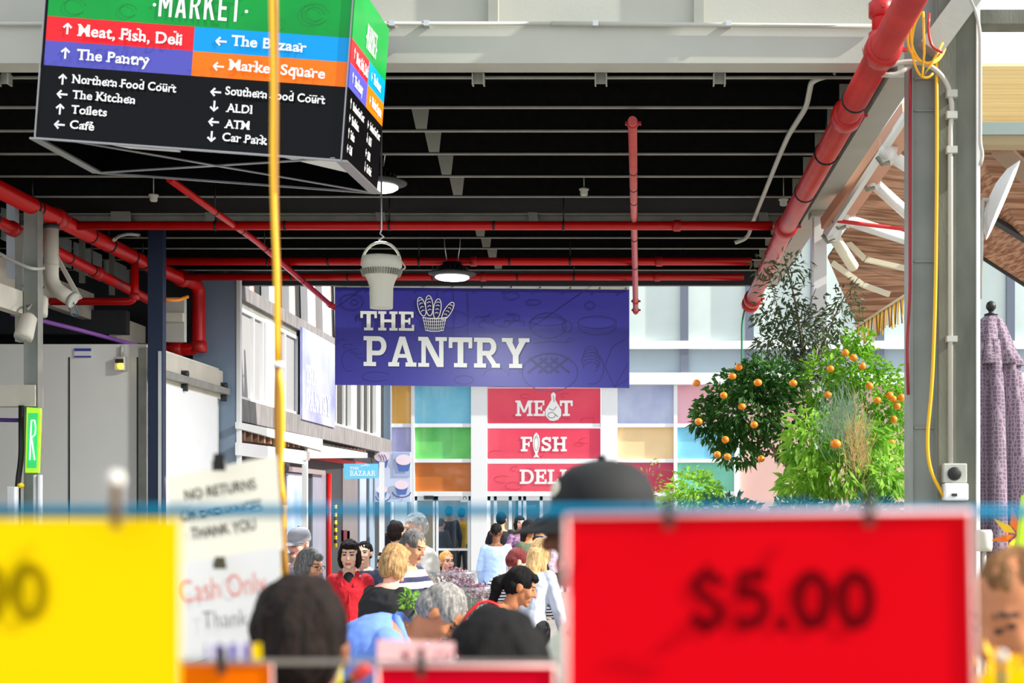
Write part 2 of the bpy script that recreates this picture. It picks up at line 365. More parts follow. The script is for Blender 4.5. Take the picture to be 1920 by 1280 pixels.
MB().box((a,16.2,0),(b,16.32,5.1)).build('post', mat('navy_paint',(14,34,62),.45), c4); MB().box((b-.045,16.18,0),(b-.01,16.2,3.7)).build('edge_strip', M_chrome, c4)
c5 = thing('steel_post', 'grey-blue corner post between the shop row and coloured facade', 'column', (P(718,0,32.6).x,32.6,0))
MB().box((P(706,0,32.6).x,32.6,0),(P(732,0,32.6).x,32.8,6.6)).build('post', M_slate, c5); MB().box((P(712,0,32.6).x,32.55,3.1),(P(717,0,32.6).x,32.6,6.6)).build('edge_strip', M_white, c5)

# slate coloured wall panel, dark back walls
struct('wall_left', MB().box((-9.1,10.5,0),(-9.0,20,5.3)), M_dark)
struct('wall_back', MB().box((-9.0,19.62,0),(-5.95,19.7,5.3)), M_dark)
a, b = P(362,0,19.45).x, P(444,0,19.45).x
pn = MB().box((a,19.45,0),(b,19.5,5.02)); pn.box((b,19.43,0),(b+.05,19.52,5.02),1)
trim(pn, [M_slate, M_white])

# ---------------------------------------------------------------- left shop row, facing right
XW = -5.41
def LY(px, X=XW): return -X * F / (CX - px)
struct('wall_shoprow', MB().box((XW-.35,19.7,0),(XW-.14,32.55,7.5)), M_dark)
trim(MB().box((XW-.14,19.7,3.13),(XW+.05,32.5,3.45)), M_conc, .01)
trim(MB().box((XW-.14,19.7,4.83),(XW+.04,32.5,5.03)), M_conc, .01)
trim(MB().box((XW-.14,19.7,4.74),(XW-.02,32.5,4.83)), M_lip)
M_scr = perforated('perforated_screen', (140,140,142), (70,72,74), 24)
M_scr_shaded = perforated('perforated_screen_shaded', (52,51,50), (26,26,28), 24)  # darker copy of the screen, shade painted in for the right-hand windows
WN = [0]
def left_window(x0, x1, splits, ms, post, mfr):
    WN[0] += 1
    ya, yb = LY(x0), LY(x1); fr = MB()
    zs, ze = 3.45, 4.74
    fr.box((XW-.1,ya,zs),(XW-.02,yb,zs+.05)).box((XW-.1,ya,ze-.05),(XW-.02,yb,ze))
    for px in splits: y = LY(px); fr.box((XW-.1,y-.02,zs),(XW-.01,y+.02,ze))
    if post: fr.box((XW-.1,LY(post[0]),zs),(XW+.02,LY(post[1]),ze))
    o = struct('window_%d' % WN[0], fr, mfr)
    MB().box((XW-.09,ya,zs+.05),(XW-.06,yb,ze-.05)).build('screen', ms, o)
left_window(448,498,(478,495),M_scr,(497,508),M_white)
left_window(514,560,(515,537,560),M_scr,(508,514),M_white)
left_window(630,660,(632,648,659),M_scr_shaded,(657,667),M_white)
left_window(668,706,(669,682,694),M_scr_shaded,(704,712),M_white)
M_orange = mat('orange_timber', (226,120,60), .6)
for (x0, x1, lean) in ((468,475,.0),(505,519,.15),(543,553,.2),(578,592,.25),(606,622,.3),(640,655,.3)):
    ya, yb = LY(x0), LY(x1); m2 = MB()
    m2.slab([(XW,ya,5.03),(XW,yb,5.03),(XW,yb-lean,7.4),(XW,ya-lean,7.4)],.12)
    m2.slab([(XW-.02,yb,5.03),(XW-.02,yb+.12,5.03),(XW-.02,yb+.12-lean,7.4),(XW-.02,yb-lean,7.4)],.1,1)
    trim(m2, [M_white, M_orange])
# canopy over the shop fronts
cn = thing('shop_canopy', 'low white canopy with open rafters over the left shop fronts', 'canopy', (-5.3,19.6,2.6))
X1 = -5.22
def LP(px, y, X): d = LY(px, X); return V((X, d, CZ - (y - CY)/F*d))
MB().slab([LP(448,803,X1),LP(605,845,X1),LP(605,823,X1),LP(448,791,X1)],.05).build('fascia', M_white, cn)
MB().slab([LP(448,853,X1),LP(571,870,X1),LP(571,845,X1),LP(448,829,X1)],.05).build('lower_fascia', M_white, cn)
MB().slab([LP(577,859,-5.25),LP(689,858,-5.25),LP(689,849,-5.25),LP(577,830,-5.25)],.05).build('lower_fascia', M_fascia, cn)
M_raf = mat('rafter_brown',(150,110,86),.7,var=.3)
for k in range(26):
    y = 19.75 + k*.36; z = 2.86 + .004*k
    MB().box((XW-.1,y,z),(-5.28,y+.07,z+.12)).build('rafter', M_raf, cn)
MB().box((XW-.12,19.7,3.02),(-5.28,29.0,3.05)).build('roof_sheet', M_dark, cn)
gp = thing('gutter_post', 'thin white post holding up the left shop canopy', 'post', (-5.2,LY(573,-5.2),0))
y = LY(573,-5.2); MB().box((-5.25,y-.04,0),(-5.17,y+.04,2.8)).build('post', M_white, gp); MB().box((-5.26,y-.1,2.7),(-5.16,y+.12,2.84)).build('bracket', M_chrome, gp)
# shop fronts below
xs = XW - .14
def front(px0, px1, z0, z1, m, dx=.03):
    mb = MB().box((xs,LY(px0,xs),z0),(xs+dx,LY(px1,xs),z1)); return mb
M_pan = mat('shopfront_taupe', (112,106,108), .5, var=.2, scale=2)
trim(front(583,613,0,2.55,0), mat('shopfront_grey',(128,134,150),.35,var=.2,scale=2))
trim(front(640,668,0,2.7,0), M_pan); trim(front(672,684,0,2.7,0), mat('shopfront_steel',(150,160,178),.35)); trim(front(690,700,0,2.7,0), M_slate)
trim(front(575,690,2.78,2.86,0,.06), mat('awning_red',(200,30,40),.6))
trim(front(530,600,2.52,2.6,0,.1), M_chrome)
dw = front(533,570,1.2,2.5,0); o = struct('window_5', dw, mat('display_blue',(60,120,180),.25,var=.5,scale=1.2,col2=(176,186,204)))
rp = thing('red_downpipe', 'slim red downpipe running down the dark shop front', 'pipe', (xs+.08,LY(617,xs+.08),0))
MB().tube([(xs+.08,LY(617,xs+.08),0),(xs+.08,LY(617,xs+.08),2.56)],.045).build('pipe', M_red, rp)
o = MB().tube([(xs+.07,LY(629,xs+.07),1.2),(xs+.07,LY(629,xs+.07),2.0)],.03).build('hazard_tube', stripes('hazard',(230,200,40),(60,55,30),7.0)); tag(o,'yellow hazard-striped tube fixed upright on the dark shop front','tube')
o = thing('fire_hydrant_plate', 'maroon wall plate with a white notice beside it, on the dark shop front', 'notice', (xs+.04,LY(643,xs),1.3))
MB().box((xs,LY(640,xs),1.28),(xs+.05,LY(646,xs),1.5)).build('plate', mat('maroon',(88,16,40),.5), o); MB().box((xs,LY(646,xs),1.3),(xs+.03,LY(653,xs),1.48)).build('notice', M_white, o)
# blade banner on the upper wall
bn = thing('wall_banner', 'washed-out lavender banner fixed high on the left shop row', 'banner', (XW+.08,LY(597),3.4))
ya, yb = LY(567,XW+.08), LY(628,XW+.08)
MB().box((XW+.04,ya,3.38),(XW+.08,yb,4.88)).build('board', mat('banner_lavender',(120,124,190),.35,var=.25,scale=.9,col2=(180,184,226)), bn)
lt = MB(); ps, wd = slabpolys('THE'); fit(lt, ps, (XW+.08,ya+.25,4.0), UY, UZ, UX, width=.8, cap=.3, capu=1)
ps, wd = slabpolys('PANTRY'); fit(lt, ps, (XW+.08,ya+.25,3.55), UY, UZ, UX, width=1.9, cap=.36, capu=1)
lt.build('lettering', M_white, bn)

# ---------------------------------------------------------------- coloured glass facade
D = 33.0
def fx(px): return P(px,0,D).x
def fz(py): return P(0,py,D).z
M_mull = mat('mullion_white', (238,240,242), .4)
fm = MB()
for a, b in ((728,735),(772,778),(884,914),(1127,1158),(1263,1270),(1376,1386)): fm.box((fx(a),D-.1,0),(fx(b),D+.1,fz(722)))
trim(fm, M_mull)
for a, b in ((794,801),(860,867),(921,930)): trim(MB().box((fx(728),D-.07,fz(b)),(fx(1386),D+.07,fz(a))), M_mull)
struct('wall_far', MB().box((fx(728),D+.3,fz(724)),(16,D+.5,9.5)), mat('inner_wall',(200,205,205),.8))
trim(MB().box((fx(728),D-.25,fz(722)),(16,D+.1,fz(700))), M_mull)
trim(MB().box((fx(728),D-.15,fz(655)),(16,D+.1,fz(640))), M_mull)
M_g1 = mat('upper_glass_pale', (226,236,228), .12, var=.16, scale=.5, col2=(196,212,208)); M_g2 = mat('upper_glass_grey', (140,156,166), .12, var=.15, scale=.5, col2=(166,182,190))
M_mg = mat('mullion_grey', (108,116,132), .5)
for k, px in enumerate(range(740, 2140, 122)):
    trim(MB().box((fx(px+55)-.09,D-.12,fz(700)),(fx(px+55)+.09,D+.05,8.6)), M_mg)
WN[0] = 5
def pane(x0, x1, y0, y1, m):
    WN[0] += 1
    mb = MB().box((fx(x0),D,fz(y1)),(fx(x1),D+.03,fz(y0))); return struct('window_%d' % WN[0], mb, m)
for px in range(680, 2140, 122):
    pane(max(px-5,728), px+117, 700, 655, M_g2); pane(max(px-5,728), px+117, 640, 400, M_g1)
def gl(n, c, c2): return mat('glass_'+n, c, .12, scale=.8, col2=c2, coat=.4)  # second colour paints reflections into the glass, mostly as lighter patches
pane(735,772,722,794,gl('amber',(236,168,70),(240,190,110)))
pane(735,772,801,930,gl('lavender',(162,158,206),(186,184,222)))
pane(778,884,722,794,gl('sky',(70,182,220),(150,216,236)))
pane(778,884,801,860,gl('green',(40,178,74),(130,220,120)))
pane(778,884,867,921,gl('rust',(206,112,36),(200,116,56)))
pane(1158,1263,722,794,gl('periwinkle',(142,158,206),(214,220,240)))
pane(1158,1263,801,860,gl('cream',(238,196,130),(246,218,170)))
pane(1158,1263,867,921,gl('wine',(204,70,100),(190,60,86)))
pane(1270,1376,722,794,gl('pink',(236,150,170),(240,196,208)))
pane(1270,1376,801,860,gl('azure',(80,170,214),(140,214,236)))
pane(1270,1376,867,921,gl('teal',(76,186,150),(130,206,180)))
struct('wall_right', MB().box((fx(1386),D,0),(16,D+.1,fz(722))), mat('pink_render',(228,186,176),.8,var=.12,scale=.6))
trim(MB().box((fx(1158),D-.02,0),(fx(1376),D+.03,fz(930))), mat('low_panel',(196,200,204),.5))
# three red panels with white words
M_rp = mat('panel_red', (226,52,84), .2, scale=.7, col2=(240,84,104), coat=.4); M_rline = mat('panel_red_line', (206,44,70), .3)
M_let = mat('letter_white', (246,246,244), .5); M_ink = mat('icon_grey', (130,120,124), .6)
def red_panel(word, y0, y1, bx0, bx1, by, cap, icon):
    s = thing('word_panel', 'red panel reading %s, %s' % (word, {'MEAT':'topmost of the three above the doors','FISH':'with a white fish for its second letter','DELI':'lowest of the three, partly hidden by a cap'}[word]), 'sign', (fx(1020),D-.05,fz(y1)), 'red word panels above the market doors')
    MB().box((fx(915),D-.06,fz(y1)),(fx(1126),D,fz(y0))).build('panel', M_rp, s)
    lt = MB(); O = V((fx(bx0),D-.06,fz(by))); px = (fx(1)-fx(0)); ch = cap*px
    for x, w_ in icon[0]:
        ps, _ = slabpolys(w_); fit(lt, ps, V((fx(x[0]),D-.06,fz(by))), UX, UZ, NY, width=(x[1]-x[0])*px, cap=ch, capu=1, lift=.01)
    lt.build('lettering', M_let, s)
    ic = MB(); ik = MB(); O = V((fx(icon[1]),D-.06,fz(by)))
    if word == 'MEAT':
        put(ic,[[(0,1.55),(-.16,1.4),(-.13,1.05),(-.3,.75),(-.52,.4),(-.5,0),(-.25,-.28),(0,-.32),(.28,-.25),(.5,.02),(.5,.4),(.3,.75),(.12,1.05),(.15,1.4)]],O,UX,UZ,NY,ch,ch,.01)
        put(ik,ring2(-.12,.05,.24,.18,.04,14)+stroke([(-.3,.5),(0,.35),(.2,.6)],.04)+stroke([(.1,.1),(.3,-.05)],.05)+stroke([(.05,.9),(-.02,1.3)],.04),O,UX,UZ,NY,ch,ch,.014)
    elif word == 'FISH':
        put(ic,[[(0,1.3),(-.16,1.12),(-.24,.8),(-.24,.45),(-.14,0),(-.06,-.2),(-.22,-.45),(0,-.38),(.22,-.45),(.06,-.2),(.14,0),(.24,.45),(.24,.8),(.16,1.12)]],O,UX,UZ,NY,ch,ch,.01)
        put(ik,ring2(0,.55,.14,.5,.035,18)+stroke([(-.1,.95),(.1,.95)],.03)+disc_l(.05,1.12,.035),O,UX,UZ,NY,ch,ch,.014)
    if icon[1] > 0: ic.build('icon', M_let, s); ik.build('icon_lines', M_ink, s)
    ln = MB(); rnd = random.Random(len(word)+ord(word[0]))
    for k in range(7):
        cx, cy = rnd.uniform(930,1110), rnd.uniform(y0+8,y1-8); a = rnd.uniform(8,16)
        put(ln, ring2(0,0,a,a*rnd.uniform(.3,.6),.9,16,rnd.uniform(0,90),rnd.uniform(240,360)), V((fx(cx),D-.06,fz(cy))), UX, UZ, NY, px, px, .005)
    ln.build('faint_drawing', M_rline, s)
def disc_l(x, y, r): return [disc2(x, y, r, r, 10)]
red_panel('MEAT',728,797,967,1073,780,29,([((967,1022),'ME'),((1050,1074),'T')],1038))
red_panel('FISH',803,862,977,1062,846,27,([((977,998),'F'),((1015,1063),'SH')],1006))
red_panel('DELI',869,921,975,1062,907,27,([((975,1063),'DELI')],-1))
# doors and the hall behind
M_gl = glass('door_glass', (236,240,240), .06)
def door(n, x0, x1, leafs, y0=930):
    o = MB(); z1 = fz(y0)
    for px in leafs: o.box((fx(px)-.035,D-.04,0),(fx(px)+.035,D+.04,z1))
    o.box((fx(x0),D-.04,z1-.1),(fx(x1),D+.04,z1)).box((fx(x0),D-.04,0),(fx(x1),D+.04,.2)).box((fx(x0),D-.03,.95),(fx(x1),D+.03,1.0))
    d = struct('door_%d' % n, o, M_mull); MB().box((fx(x0),D-.006,.2),(fx(x1),D+.006,z1-.1)).build('pane', M_gl, d)
door(1,735,772,(737,770)); door(2,778,884,(780,815,819,880)); door(3,914,1127,(917,929,957,975,984,1015,1060,1090,1124))
struct('wall_hall', MB().box((fx(700),38.0,0),(fx(1300),38.1,3)), mat('hall_cream',(214,200,176),.8,var=.2,scale=.7))
trim(MB().box((fx(700),D+.5,2.75),(fx(1300),38,2.85)), M_white)
for k, px in enumerate((800,960,1080)):  # invented ceiling lights, added to brighten the hall behind the glass
    x = P(px,0,35.2).x; o = thing('hall_fill_light', ['added fill light on the hall ceiling behind the left doors','added fill light on the hall ceiling behind the centre doors','added fill light on the hall ceiling behind the cap'][k], 'light', (x,35.2,2.65), 'added fill lights inside the hall')
    MB().box((x-.12,34.5,2.69),(x+.12,36.3,2.75)).build('housing', M_white, o); MB().box((x-.1,34.52,2.66),(x+.1,36.28,2.69)).build('tube', mat('hall_fill_glow',(255,248,235),.5,emit=9), o)
o = thing('door_poster', 'dark blue poster with pale gold lines behind the centre door glass', 'poster', (fx(988),D+.12,fz(985)))
MB().box((fx(966),D+.1,fz(988)),(fx(1014),D+.12,fz(938))).build('board', mat('poster_blue',(16,70,100),.5), o)
lt = MB(); fit(lt, textpolys('PRESTON MARKET'[8:],.02), V((fx(976),D+.1,fz(953))), UX, UZ, NY, width=.36, cap=.075, lift=.006); lt.build('lettering', mat('gold_print',(196,180,120),.5), o)
o = thing('door_notice', 'small white notice with a dark horseshoe mark on the left door glass', 'notice', (fx(871),D-.06,fz(940)))
MB().box((fx(864),D-.06,fz(941)),(fx(879),D-.045,fz(929))).build('sheet', M_white, o)
k_ = MB(); put(k_, ring2(0,0,.035,.04,.015,12,-40,220), V((fx(872),D-.06,fz(934))), UX, UZ, NY, 1, 1, .005); k_.build('mark', M_dark, o)
tag(MB().box((fx(796),D-.08,fz(936)),(fx(814),D-.05,fz(929))).build('door_closer', M_dark), 'black door closer box at the head of the left doors', 'door closer')
# ================================================================ red pipes under the roof
def pipe(label, pts, r, rad=.14, couplings=(), hang=(), cat='pipe', group=None, m=None, cr=1.28, name='sprinkler_pipe', clips=()):
    pts = [V(p) for p in pts]; t = thing(name, label, cat, pts[0], group)
    MB().tube(fillet(pts, rad) if len(pts) > 2 else pts, r, 16).build('pipe', m or M_red, t)
    def along(f):
        L = [(pts[i+1]-pts[i]).length for i in range(len(pts)-1)]; d = f*sum(L)
        for i, l in enumerate(L):
            if d <= l or i == len(L)-1: return pts[i].lerp(pts[i+1], min(d/l,1)), (pts[i+1]-pts[i]).normalized()
            d -= l
    for f in couplings:
        p, d = along(f); c = MB().tube([p-d*r*.9, p-d*r*.7, p+d*r*.7, p+d*r*.9], [r*1.05, r*cr, r*cr, r*1.05], 16)
        u = frame_of(d)[0]; c.box(tuple(p+u*r*cr-V((.012,.012,.012))), tuple(p+u*r*(cr+.25)+V((.012,.012,.012)))); c.box(tuple(p-u*r*cr-V((.012,.012,.012))), tuple(p-u*r*(cr+.25)+V((.012,.012,.012))))
        c.build('coupling', M_redF, t)
    for f in clips:
        p, d = along(f); MB().tube([p-d*.012, p+d*.012], r*1.1, 16).build('joint_ring', M_cable, t)
    for f in hang:
        p, d = along(f)
        MB().tube([p-d*.012, p+d*.012], r*1.12, 14).tube([p+V((0,0,r)), V((p.x,p.y,5.2))], .008, 6).build('hanger', M_cable, t)
    return t
X0 = -5.86
zl = CZ + 2.95
pipe('thick red main pipe along the left of the roof, turning down at its end',
     [(X0,11.5,zl),(X0,17.5,zl),(-5.74,19.2,zl),(-5.74,19.2,P(0,655,19.2).z),(-6.6,19.2,P(0,655,19.2).z)], .085, .16, (.345,.66,.755,.905,.94), (.28,.5,.62), clips=(.29,.44,.58))
for px, py, y in ((135,423,15.1),(265,490,17.3),(345,519,18.5)): pass
for (py, y, r, lab) in ((423,15.1,.047,'nearest of the three red pipes crossing under the dark roof, beside the girder'),(490,17.3,.047,'middle of the three red pipes crossing under the dark roof'),(519,18.5,.045,'farthest of the three red pipes crossing under the dark roof, above the blue sign')):
    z = P(0,py,y).z; x1 = 1.50 if y < 16 else 1.47
    pipe(lab, [(X0+.06,y,z),(x1,y,z)], r, couplings=(.54,.847) if y > 17 else (.863,), hang=(.2,.45,.7), group='red cross pipes under the roof', clips=(.3,.6))
def XP(px, py, zc): d = zc*F/(CY-py); return V(((px-CX)/F*d, d, CZ+zc))
pipe('lower red pipe on the left, parallel to the main and passing behind the white drainpipe',
     [(-6.12,11.5,CZ+2.80),(-6.12,13.9,CZ+2.77),(-6.0,19.15,CZ+2.55),(-6.0,19.2,CZ+2.28)], .06, .08, (.35,.62), (.4,.6), clips=(.3,.52))
y = 17.0
z1 = P(0,565,y).z
pipe('red drop pipe that leaves the left main and bends left behind the drainpipe', [(X0+.02,y,zl-.05),(X0+.02,y,z1),(X0-1.0,y,z1)], .045, .1, (.28,))
pts = [P(318,336,13.2),P(435,420,15.0),P(478,450,16.0),P(626,577,19.5)]
pipe('slanting red pipe running from behind the directory box to the blue sign', pts, .034, .3, (.97,), (.2,.5), clips=(.35,.55,.75))
pts = [P(1186,226,11.2),P(1189,420,15.3),P(1192,585,19.7)]
pipe('pale red pipe running away down the middle of the roof to the sign corner', pts, .036, .3, (.01,.92,.985), (.2,.35,.55), clips=(.28,.45,.7), m=mat('pipe_faded',(214,88,84),.35,var=.15))
M_redR = mat('pipe_big',(196,52,48),.32,var=.3,scale=4,spec=.4)
pts = [P(1728,-40,8.0),P(1474,425,14.6),P(1406,572,19.3)]
pipe('thickest red pipe, sloping down the right side beside the roof edge', pts, .092, .3, (.105,.235,.585,.955,.99), (.33,), clips=(.2,.33,.45,.8), m=M_redR)
pts = [P(1652,104,9.25),P(1652,-60,9.25)]
o = pipe('short bright red riser standing up from the thick right pipe', pts, .06, .1, (.18,.52,.75), cr=1.35)
cable = lambda label, pts, r, m, cat='cable', name='cable', rad=.15, n=8: tag(MB().tube(fillet(pts, rad, n), r, 8).build(name, m), label, cat)
M_yel = mat('yellow_cord', (236,178,18), .5); M_grn = mat('green_cord',(20,120,80),.5)
cable('thin green cable hanging from the far end of the thick right pipe', [P(1402,560,19.2),P(1391,600,19.2),P(1391,690,19.2),P(1388,860,19.2)], .012, M_grn)
cable('white flexible conduit snaking across the dark roof beside the thick right pipe',
      [P(1568,138,10.6),P(1522,150,10.7),P(1512,200,11.3),P(1478,254,12.1),P(1458,300,12.9),P(1440,345,13.8),P(1424,385,14.7),P(1410,420,15.5),P(1402,446,15.6),P(1378,455,15.6)], .022, M_conduit, 'conduit', 'flexible_conduit')
# small devices on the roof
for (px, py, y, lab) in ((1245,190,11.6,'cream detector under the dark roof, closest to the front beam'),(1095,361,14.5,'cream detector under the dark roof near the girder'),(288,372,14.6,'cream detector under the dark roof at left, below the directory box'),(1469,380,14.6,'cream junction box under the dark roof, left of the thick red pipe')):
    p = P(px,py,y); tag(MB().lathe([(.03,0),(.038,.01),(.038,.05),(.05,.055),(.05,.07)], p-V((0,0,.03))).tube([p+V((0,0,.03)),V((p.x,p.y,5.31))],.006,6).build('smoke_detector', M_fascia), lab, 'detector', 'detectors on the roof')
p = P(1100,283,13.0); o = thing('spot_lamp', 'little round spotlight clamped to a roof purlin', 'lamp', p)
MB().lathe([(.045,0),(.055,.02),(.05,.05),(.02,.09)], p, V((0,.5,1)).normalized()).build('head', M_fascia, o); MB().tube([p+V((0,.04,.07)),p+V((.02,.06,.13)),(p.x+.02,p.y+.06,5.2)],.01,6).build('bracket', M_lip, o)
# ---------------------------------------------------------------- hanging lamps
M_glow = mat('led_white', (245,250,255), .4, emit=7)
def led(px, py, d, label, rr):
    c = P(px,py,d); o = thing('led_high_bay_lamp', label, 'lamp', c, 'round black lamps under the roof')
    MB().lathe([(.16,-.01),(.28,.03),(.285,.045),(.2,.06),(.12,.09),(.11,.17),(.04,.18)], c, n=28).build('housing', M_cable, o)
    f = MB()
    for k in range(20):
        a = 2*math.pi*k/20; q = V((math.cos(a),math.sin(a),0)); f.beam(c+q*.12+V((0,0,.11)), c+q*.175+V((0,0,.08)), .008, .06)
    f.build('cooling_fin', M_cable, o)['kind'] = 'stuff'
    MB().lathe([(.17,-.03),(.2,-.012),(.2,0)], c, n=28).build('lens', M_glow, o)
    MB().tube([c+V((-.06,0,.17)),c+V((-.09,0,.36)),(c.x-.1,c.y,5.31)],.006,6).tube([c+V((.06,0,.17)),c+V((.09,0,.36)),(c.x+.1,c.y,5.31)],.006,6).build('suspension_wire', M_chrome, o)
    ld = bpy.data.lights.new('led_light','AREA'); ld.shape = 'DISK'; ld.size = .36; ld.energy = 200; ld.color = (.95,.98,1); lo = bpy.data.objects.new('led_light', ld); COL.objects.link(lo); lo.parent = o; lo.location = (0,0,-.04)
led(848,519,17.0,'round black lamp glowing white just above the blue sign',1)
led(706,350,13.4,'round black lamp glowing white, half behind the directory box',1)
c = P(715,578,12.0); k = 12/F
o = thing('bell_lamp', 'white bell-shaped fitting hanging on a hoop in front of the blue sign', 'lamp', c)
prof = [(19,0),(21,0),(21.5,3),(22,40),(26,52),(33,66),(36,76),(37,84),(36.5,94),(34,97),(20,98)]
M_bell = mat('bell_white', (212,212,196), .35)
MB().lathe([(r*k,z*k) for r,z in prof], c, n=32).build('body', M_bell, o)
vv = MB()
for j in range(44):
    a = 2*math.pi*j/44; q = V((math.cos(a),math.sin(a),0)); vv.beam(c+q*33.6*k+V((0,0,61*k)), c+q*37.4*k+V((0,0,72*k)), .007, .02)
vv.build('vent_ribs', mat('rib_grey',(150,150,140),.5), o)
hp_ = [c+V((-36*k,0,80*k))]+[c+V((36*k*math.cos(R(a)),0,84*k+40*k*math.sin(R(a)))) for a in range(180,-1,-15)]+[c+V((36*k,0,76*k))]
MB().tube(hp_,.012,8).build('hoop', M_bell, o)
MB().tube([c+V((0,0,123*k)),c+V((-.02,0,128*k)),c+V((.02,0,134*k)),c+V((-.01,0,140*k)),c+V((0,0,147*k)),(c.x,c.y,5.31)],.008,8).build('chain', M_chrome, o)
MB().tube(fillet([c+V((37*k,0,90*k)),c+V((46*k,0,76*k)),c+V((38*k,0,72*k))],.02),.006,6).build('hook', M_bell, o)
# ================================================================ THE PANTRY sign
D2 = 20.25; kk = D2/F
def sx(px): return P(px,0,D2).x
def sz(py): return P(0,py,D2).z
sg = thing('hanging_sign', 'wide blue hanging sign reading THE PANTRY at the far edge of the roof', 'sign', (sx(904),D2,sz(724)))
M_bs = mat('sign_blue', (58,55,158), .38, var=.12, scale=1.3, bump=.01)
M_bl = mat('sign_blue_line', (38,34,112), .4)
MB().slab([V((sx(628),D2,sz(721))),V((sx(1180),D2,sz(727))),V((sx(1180),D2,sz(543))),V((sx(628),D2,sz(538)))],.06).build('board', M_bs, sg)
MB().slab([V((sx(628),D2-.01,sz(538))),V((sx(1180),D2-.01,sz(543))),V((sx(1180),D2-.01,sz(537))),V((sx(628),D2-.01,sz(528)))],.07).build('top_rail', M_fascia, sg)
for px in (652,684,703,795,849,904,959,1013,1070,1125,1174): MB().lathe([(.012,0),(.012,.01)], (sx(px),D2-.01,sz(534+ (px-628)*.012)), NY, n=8).build('rivet', M_cable, sg)
for px in (700,1120): MB().tube([(sx(px),D2+.02,sz(528)),(sx(px),D2-.22,5.12)],.01,6).build('hanging_rod', M_chrome, sg)
SU = V((1,0,-.014)).normalized()
def sign_word(wd, px0, px1, py, cap):
    ps, _ = slabpolys(wd, .07)
    for lift, m, nm, off in ((.006,M_bl,'letter_shadow',.012),(.012,M_let2,'lettering',0)):
        mb = MB(); fit(mb, ps, V((sx(px0)+off,D2,sz(py)-off)), SU, UZ, NY, width=(px1-px0)*kk, cap=cap*kk, capu=1, lift=lift); mb.build(nm, m, sg)
M_let2 = mat('sign_letter', (244,246,240), .5)
sign_word('THE', 676, 777, 619, 36); sign_word('PANTRY', 682, 993, 686, 56)
# bread basket icon
def ipt(px, py): return V((sx(px),D2,sz(py)))
ib = MB(); il = MB()
for (cx, cy, rx, ry, a) in ((791,575,7,18,14),(805,573,7,19,4),(820,579,7,19,-8),(840,583,6.5,19,-32)):
    ca, sa = math.cos(R(a)), math.sin(R(a)); pl = [(x*ca-y*sa, x*sa+y*ca) for x, y in disc2(0,0,rx,ry,22)]
    put(ib,[pl],ipt(cx,cy),UX,UZ,NY,kk,kk,.006)
    rr = [(x*ca-y*sa, x*sa+y*ca) for x, y in disc2(0,0,rx,ry,22)]; put(il, stroke(rr+[rr[0]],1.5),ipt(cx,cy),UX,UZ,NY,kk,kk,.010)
    for q in (-9,-2,5,11): put(il, stroke([(u*ca-v_*sa,u*sa+v_*ca) for u, v_ in ((-rx*.5,q),(0,q+2.5),(rx*.5,q+1))],1.2),ipt(cx,cy),UX,UZ,NY,kk,kk,.010)
put(ib,[[(-23,12),(24,13),(19,-12),(-17,-12)]],ipt(815,607),UX,UZ,NY,kk,kk,.008)
for q in (12,6,0,-6,-12):
    h_ = 23-(12-q)*.24; put(il, stroke([(-h_,q),(-h_*.4,q-2),(h_*.4,q-2),(h_,q)],1.6 if q in(12,-12) else 1.0),ipt(815,607),UX,UZ,NY,kk,kk,.014)
for q in range(-5,6): put(il, stroke([(q*4.2,11),(q*3.3,-12)],1.1),ipt(815,607),UX,UZ,NY,kk,kk,.014)
ib.build('basket_fill', M_bl, sg); il.build('basket_drawing', M_let2, sg)
# faint food drawings printed on the sign
dr = MB()
def dstroke(pts, wd=1.3): put(dr, stroke(pts, wd), ipt(0,0), UX, UZ, NY, kk, kk, .003)
def dring(cx, cy, rx, ry, wd=1.3, a0=0, a1=360): put(dr, ring2(0,0,rx,ry,wd,24,a0,a1), ipt(cx,cy), UX, UZ, NY, kk, kk, .003)
dring(1031,698,52,36,1.6); dring(1031,690,44,26,1.2,20,160)
for q in (-26,-6,14): put(dr, stroke([(q-14,-14),(q+22,14)],5)+stroke([(q+24,-14),(q-12,14)],5), ipt(1030,685), UX, UZ, NY, kk, kk, .003)
for k in range(6): dring(1108,688-k*6,18-abs(k-2)*2,9,1.3,-60,200)
dring(1110,690,22,30,1.4,-110,110)
dring(1028,610,34,24); dring(1028,602,34,8,1.2); dring(1064,612,9,11,1.2); dring(1120,610,36,18,1.3,180,360); dring(1120,604,36,12,1.2); dring(1107,572,9,7); dring(1001,566,14,5); dring(960,554,14,7)
for k in range(9): dring(900+9*k,600+8*math.sin(k*1.7),12,7,1.0,40*k,40*k+230)
for px in (820,850,877): put(dr, stroke([(0,0),(2,-50),(-1,-86)],1.2), ipt(px,543), UX, UZ, NY, kk, kk, .003)
dring(848,592,26,10,1.2,0,180); dring(848,606,27,9,1.2,180,360); dring(660,566,22,15); dring(666,566,7,5); dring(655,676,14,20,1.1,30,300); dring(705,706,26,9,1.2,20,330); dring(930,706,24,16,1.2,0,180); dring(870,712,18,8); dring(965,700,10,22,1.1,0,180)
put(dr, stroke([(0,0),(-14,-36),(4,-76),(30,-60)],1.4)+stroke([(0,0),(24,14)],1.4)+stroke([(4,-76),(30,-30)],1.2), ipt(1148,650), UX, UZ, NY, kk, kk, .003)
put(dr, stroke([(0,0),(30,4),(64,2),(78,8),(70,12),(60,4)],1.3), ipt(1000,644), UX, UZ, NY, kk, kk, .003)
for q in range(5): dring(640+q*12,640+q*9,9,4,1.0,20*q,20*q+250)
dr.build('faint_food_drawing', M_bl, sg)
